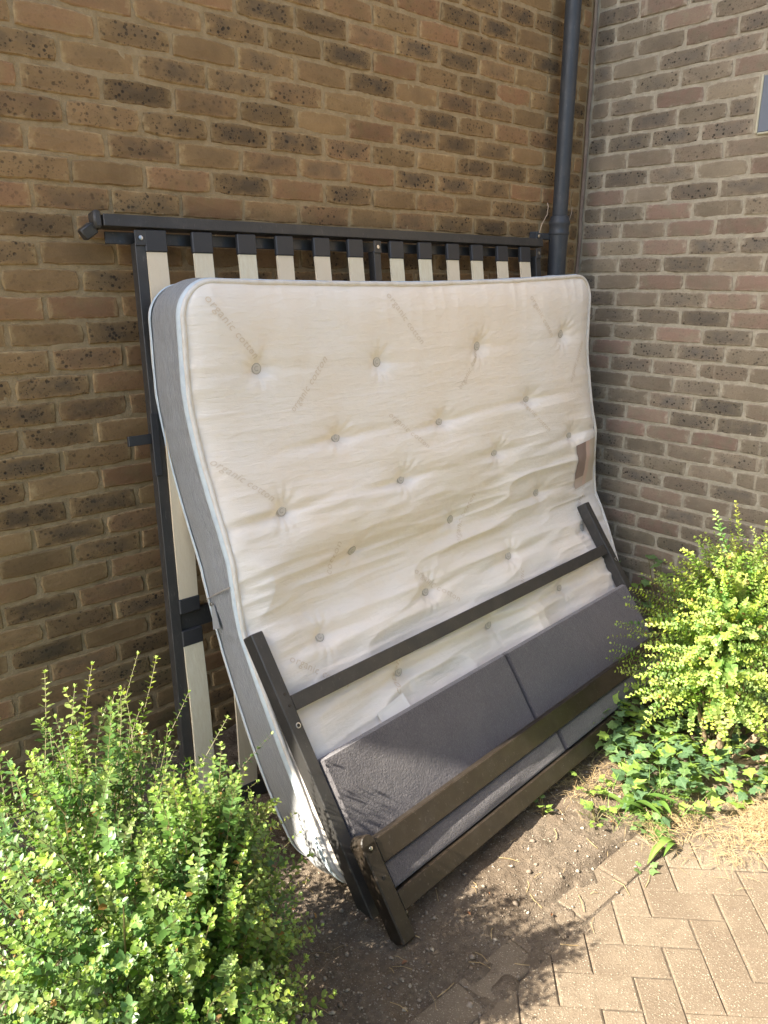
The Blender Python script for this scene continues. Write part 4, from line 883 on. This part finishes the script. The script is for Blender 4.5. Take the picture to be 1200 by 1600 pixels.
# grass and strap leaves
def blade(mbV, mbF, mbC, x, y, z, a_, L, w, lean_, col, n=6):
    n0 = len(mbV); dx, dy = math.cos(a_), math.sin(a_)
    for i in range(n+1):
        t = i/n; r_ = L*t*math.sin(lean_*(.5+.7*t)); hh = L*t*math.cos(lean_*(.5+.7*t)); ww = w*(math.sin(math.pi*min(1, t*.85+.15)))*.5
        mbV += [(x+dx*r_-dy*ww, y+dy*r_+dx*ww, z+max(hh, .004)+ww*.35), (x+dx*r_, y+dy*r_, z+max(hh, .004)), (x+dx*r_+dy*ww, y+dy*r_-dx*ww, z+max(hh, .004)+ww*.35)]; mbC += [(*col, 1)]*3
    for i in range(n): q = n0+i*3; mbF += [(q, q+1, q+4, q+3), (q+1, q+2, q+5, q+4)]
def tuft(x, y, n, L, w, name, label, cat, cols, seed, spread=.05, leanr=(.3, 1.3), mat=None, sep=False):
    rg = random.Random(seed); rt = empty(name, (x, y, 0), label, cat); V, F, C_ = [], [], []
    for i in range(n):
        if sep: V, F, C_ = [], [], []
        px, py = x+rg.gauss(0, spread), y+rg.gauss(0, spread); c = rg.choice(cols); v_ = rg.uniform(.8, 1.2)
        blade(V, F, C_, px, py, float(soil_z(np.array(px), np.array(py))), rg.uniform(0, 6.28), L*rg.uniform(.5, 1.1), w*rg.uniform(.7, 1.2), rg.uniform(*leanr), [k*v_ for k in c])
        if sep: link('leaf', mkmesh('leaf', V, F, mat or m_grass, True, C_), rt)
    if not sep: o = link('blades', mkmesh('blades', V, F, mat or m_grass, False, C_), rt); tag(o, kind='stuff')
GR = ((.10, .19, .04), (.14, .25, .05), (.20, .30, .07))
tuft(-1.28, -1.31, 13, .15, .024, 'dandelion', 'dandelion with long strap leaves at the near edge of the ivy', 'weed', GR, 1, .03, (.7, 1.5), None, True)
tuft(-1.38, -1.45, 5, .13, .020, 'dandelion', 'long green strap leaves lying over the paving in front of the ivy', 'weed', GR, 2, .015, (1.1, 1.6), None, True)
tuft(-1.24, -1.36, 90, .12, .0028, 'grass_tuft', 'green grass tuft among the ivy and dandelion leaves', 'grass', GR, 3, .06)
tuft(-1.10, -1.24, 80, .13, .0028, 'grass_tuft', 'tall thin grass growing through the middle of the ivy', 'grass', GR, 5, .07)
tuft(-1.40, -1.29, 30, .08, .0022, 'grass_tuft', 'sparse grass tuft between the round clump and the ivy', 'grass', GR, 6, .035)
rg = random.Random(15); V, F, C_ = [], [], []
for i in range(2000):
    k = rg.random()
    if k < .60: x, y = rg.gauss(-1.06, .13), rg.gauss(-1.60, .055)
    elif k < .85: x, y = rg.gauss(-1.27, .08), rg.gauss(-1.40, .06)
    else: x, y = rg.gauss(-1.28, .10), rg.gauss(-1.10, .07)
    blade(V, F, C_, x, y, max(0, float(soil_z(np.array(x), np.array(y))))+rg.uniform(0, .015), rg.uniform(0, 6.28), rg.uniform(.02, .075), .0014, rg.uniform(1.25, 1.65), (.4, .3, .15), 3)
tag(link('dry_grass_litter', mkmesh('dry_grass_litter', V, F, m_straw)), 'heap of dry straw-coloured grass litter at the edge of the paving', 'dry grass', kind='stuff')
# chippings, twigs, dead leaves
rg = np.random.RandomState(5); n = 11000
px = np.where(rg.rand(n) < .8, rg.uniform(-2.85, -1.2, n), rg.uniform(-2.6, -.9, n)); py = rg.uniform(-1.48, -.55, n); extra_ = rg.rand(n) < .22; px[extra_] = rg.uniform(-2.9, -2.2, extra_.sum()); py[extra_] = rg.uniform(-1.75, -.9, extra_.sum())
sz = .0014+.0036*rg.rand(n)**3.2+(rg.rand(n) < .02)*.007; zz = np.maximum(soil_z(px, py), -.014)
pav = (py < -1.37) & (px > -2.2); zz = np.where(pav, np.maximum(zz, 0), zz); sz = np.where(pav, sz*.6, sz)
T = np.array([(1,0,0),(.3,.95,0),(-.8,.6,0),(-.8,-.6,0),(.3,-.95,0),(0,0,.75),(0,0,-.6)]); TF = np.array([(0,1,5),(1,2,5),(2,3,5),(3,4,5),(4,0,5),(1,0,6),(2,1,6),(3,2,6),(4,3,6),(0,4,6)])
ang = rg.uniform(0, 6.28, n); tv = T[None]*(1+.35*(rg.rand(n, 7, 1)-.5)); tv = tv*np.stack([np.ones(n), rg.uniform(.5, 1, n), rg.uniform(.4, .8, n)], -1)[:, None, :]
X_ = tv[..., 0]*np.cos(ang)[:, None]-tv[..., 1]*np.sin(ang)[:, None]; Y_ = tv[..., 0]*np.sin(ang)[:, None]+tv[..., 1]*np.cos(ang)[:, None]
V = np.stack([px[:, None]+X_*sz[:, None], py[:, None]+Y_*sz[:, None], zz[:, None]+sz[:, None]*.25+tv[..., 2]*sz[:, None]], -1).reshape(-1, 3); F = (TF[None]+(np.arange(n)*7)[:, None, None]).reshape(-1, 3)
t_ = rg.rand(n, 1); pal = np.array([(.42, .36, .28)])*t_+np.array([(.17, .125, .09)])*(1-t_); C_ = np.repeat(np.concatenate([pal, np.ones((n, 1))], 1), 7, 0)
tag(link('gravel', mkmesh('gravel', V, F, m_stone, False, C_)), 'pale stone chippings scattered over the dark soil', 'gravel', kind='stuff')
rg = random.Random(3); mb = MB()
for i in range(110):
    x, y = rg.uniform(-2.8, -1.15), rg.uniform(-1.5, -.75)
    z = max(0 if y < -1.36 and x > -2.2 else -.01, float(soil_z(np.array(x), np.array(y)))); a_ = rg.uniform(0, 6.28); L = rg.uniform(.015, .07); k = rg.uniform(-.3, .3)
    mb.tube([(x, y, z+.002), (x+L*.5*math.cos(a_), y+L*.5*math.sin(a_), z+.004+rg.uniform(0, .006)), (x+L*math.cos(a_+k), y+L*math.sin(a_+k), z+.002)], rg.uniform(.0005, .0012), 4, False)
tag(mb.build('twig_litter', m_straw, None, True, fix=False), 'thin dry twigs littered on the soil and paving', 'twigs', kind='stuff')
V, F = [], []
for i in range(34):
    if i < 12: x, y, z0 = rg.gauss(-2.86, .03), rg.gauss(-1.06, .03), rg.uniform(.16, .32)
    else: x, y, z0 = rg.uniform(-2.75, -1.3), rg.uniform(-1.4, -.8), None
    z = z0 if z0 else float(soil_z(np.array(x), np.array(y)))+.004; n0 = len(V); a_ = rg.uniform(0, 6.28); s_ = rg.uniform(.008, .018)
    for t in LT: c_, s2 = math.cos(a_), math.sin(a_); V.append((x+(t[0]*c_-t[1]*s2)*s_, y+(t[0]*s2+t[1]*c_)*s_, z+(abs(t[1])*1.2+.2*t[0])*s_))
    F += [tuple(j+n0 for j in f) for f in LF]
tag(link('dead_leaves', mkmesh('dead_leaves', V, F, m_dead)), 'small curled brown dead leaves caught in the shrub and on the soil', 'dead leaves', kind='stuff')
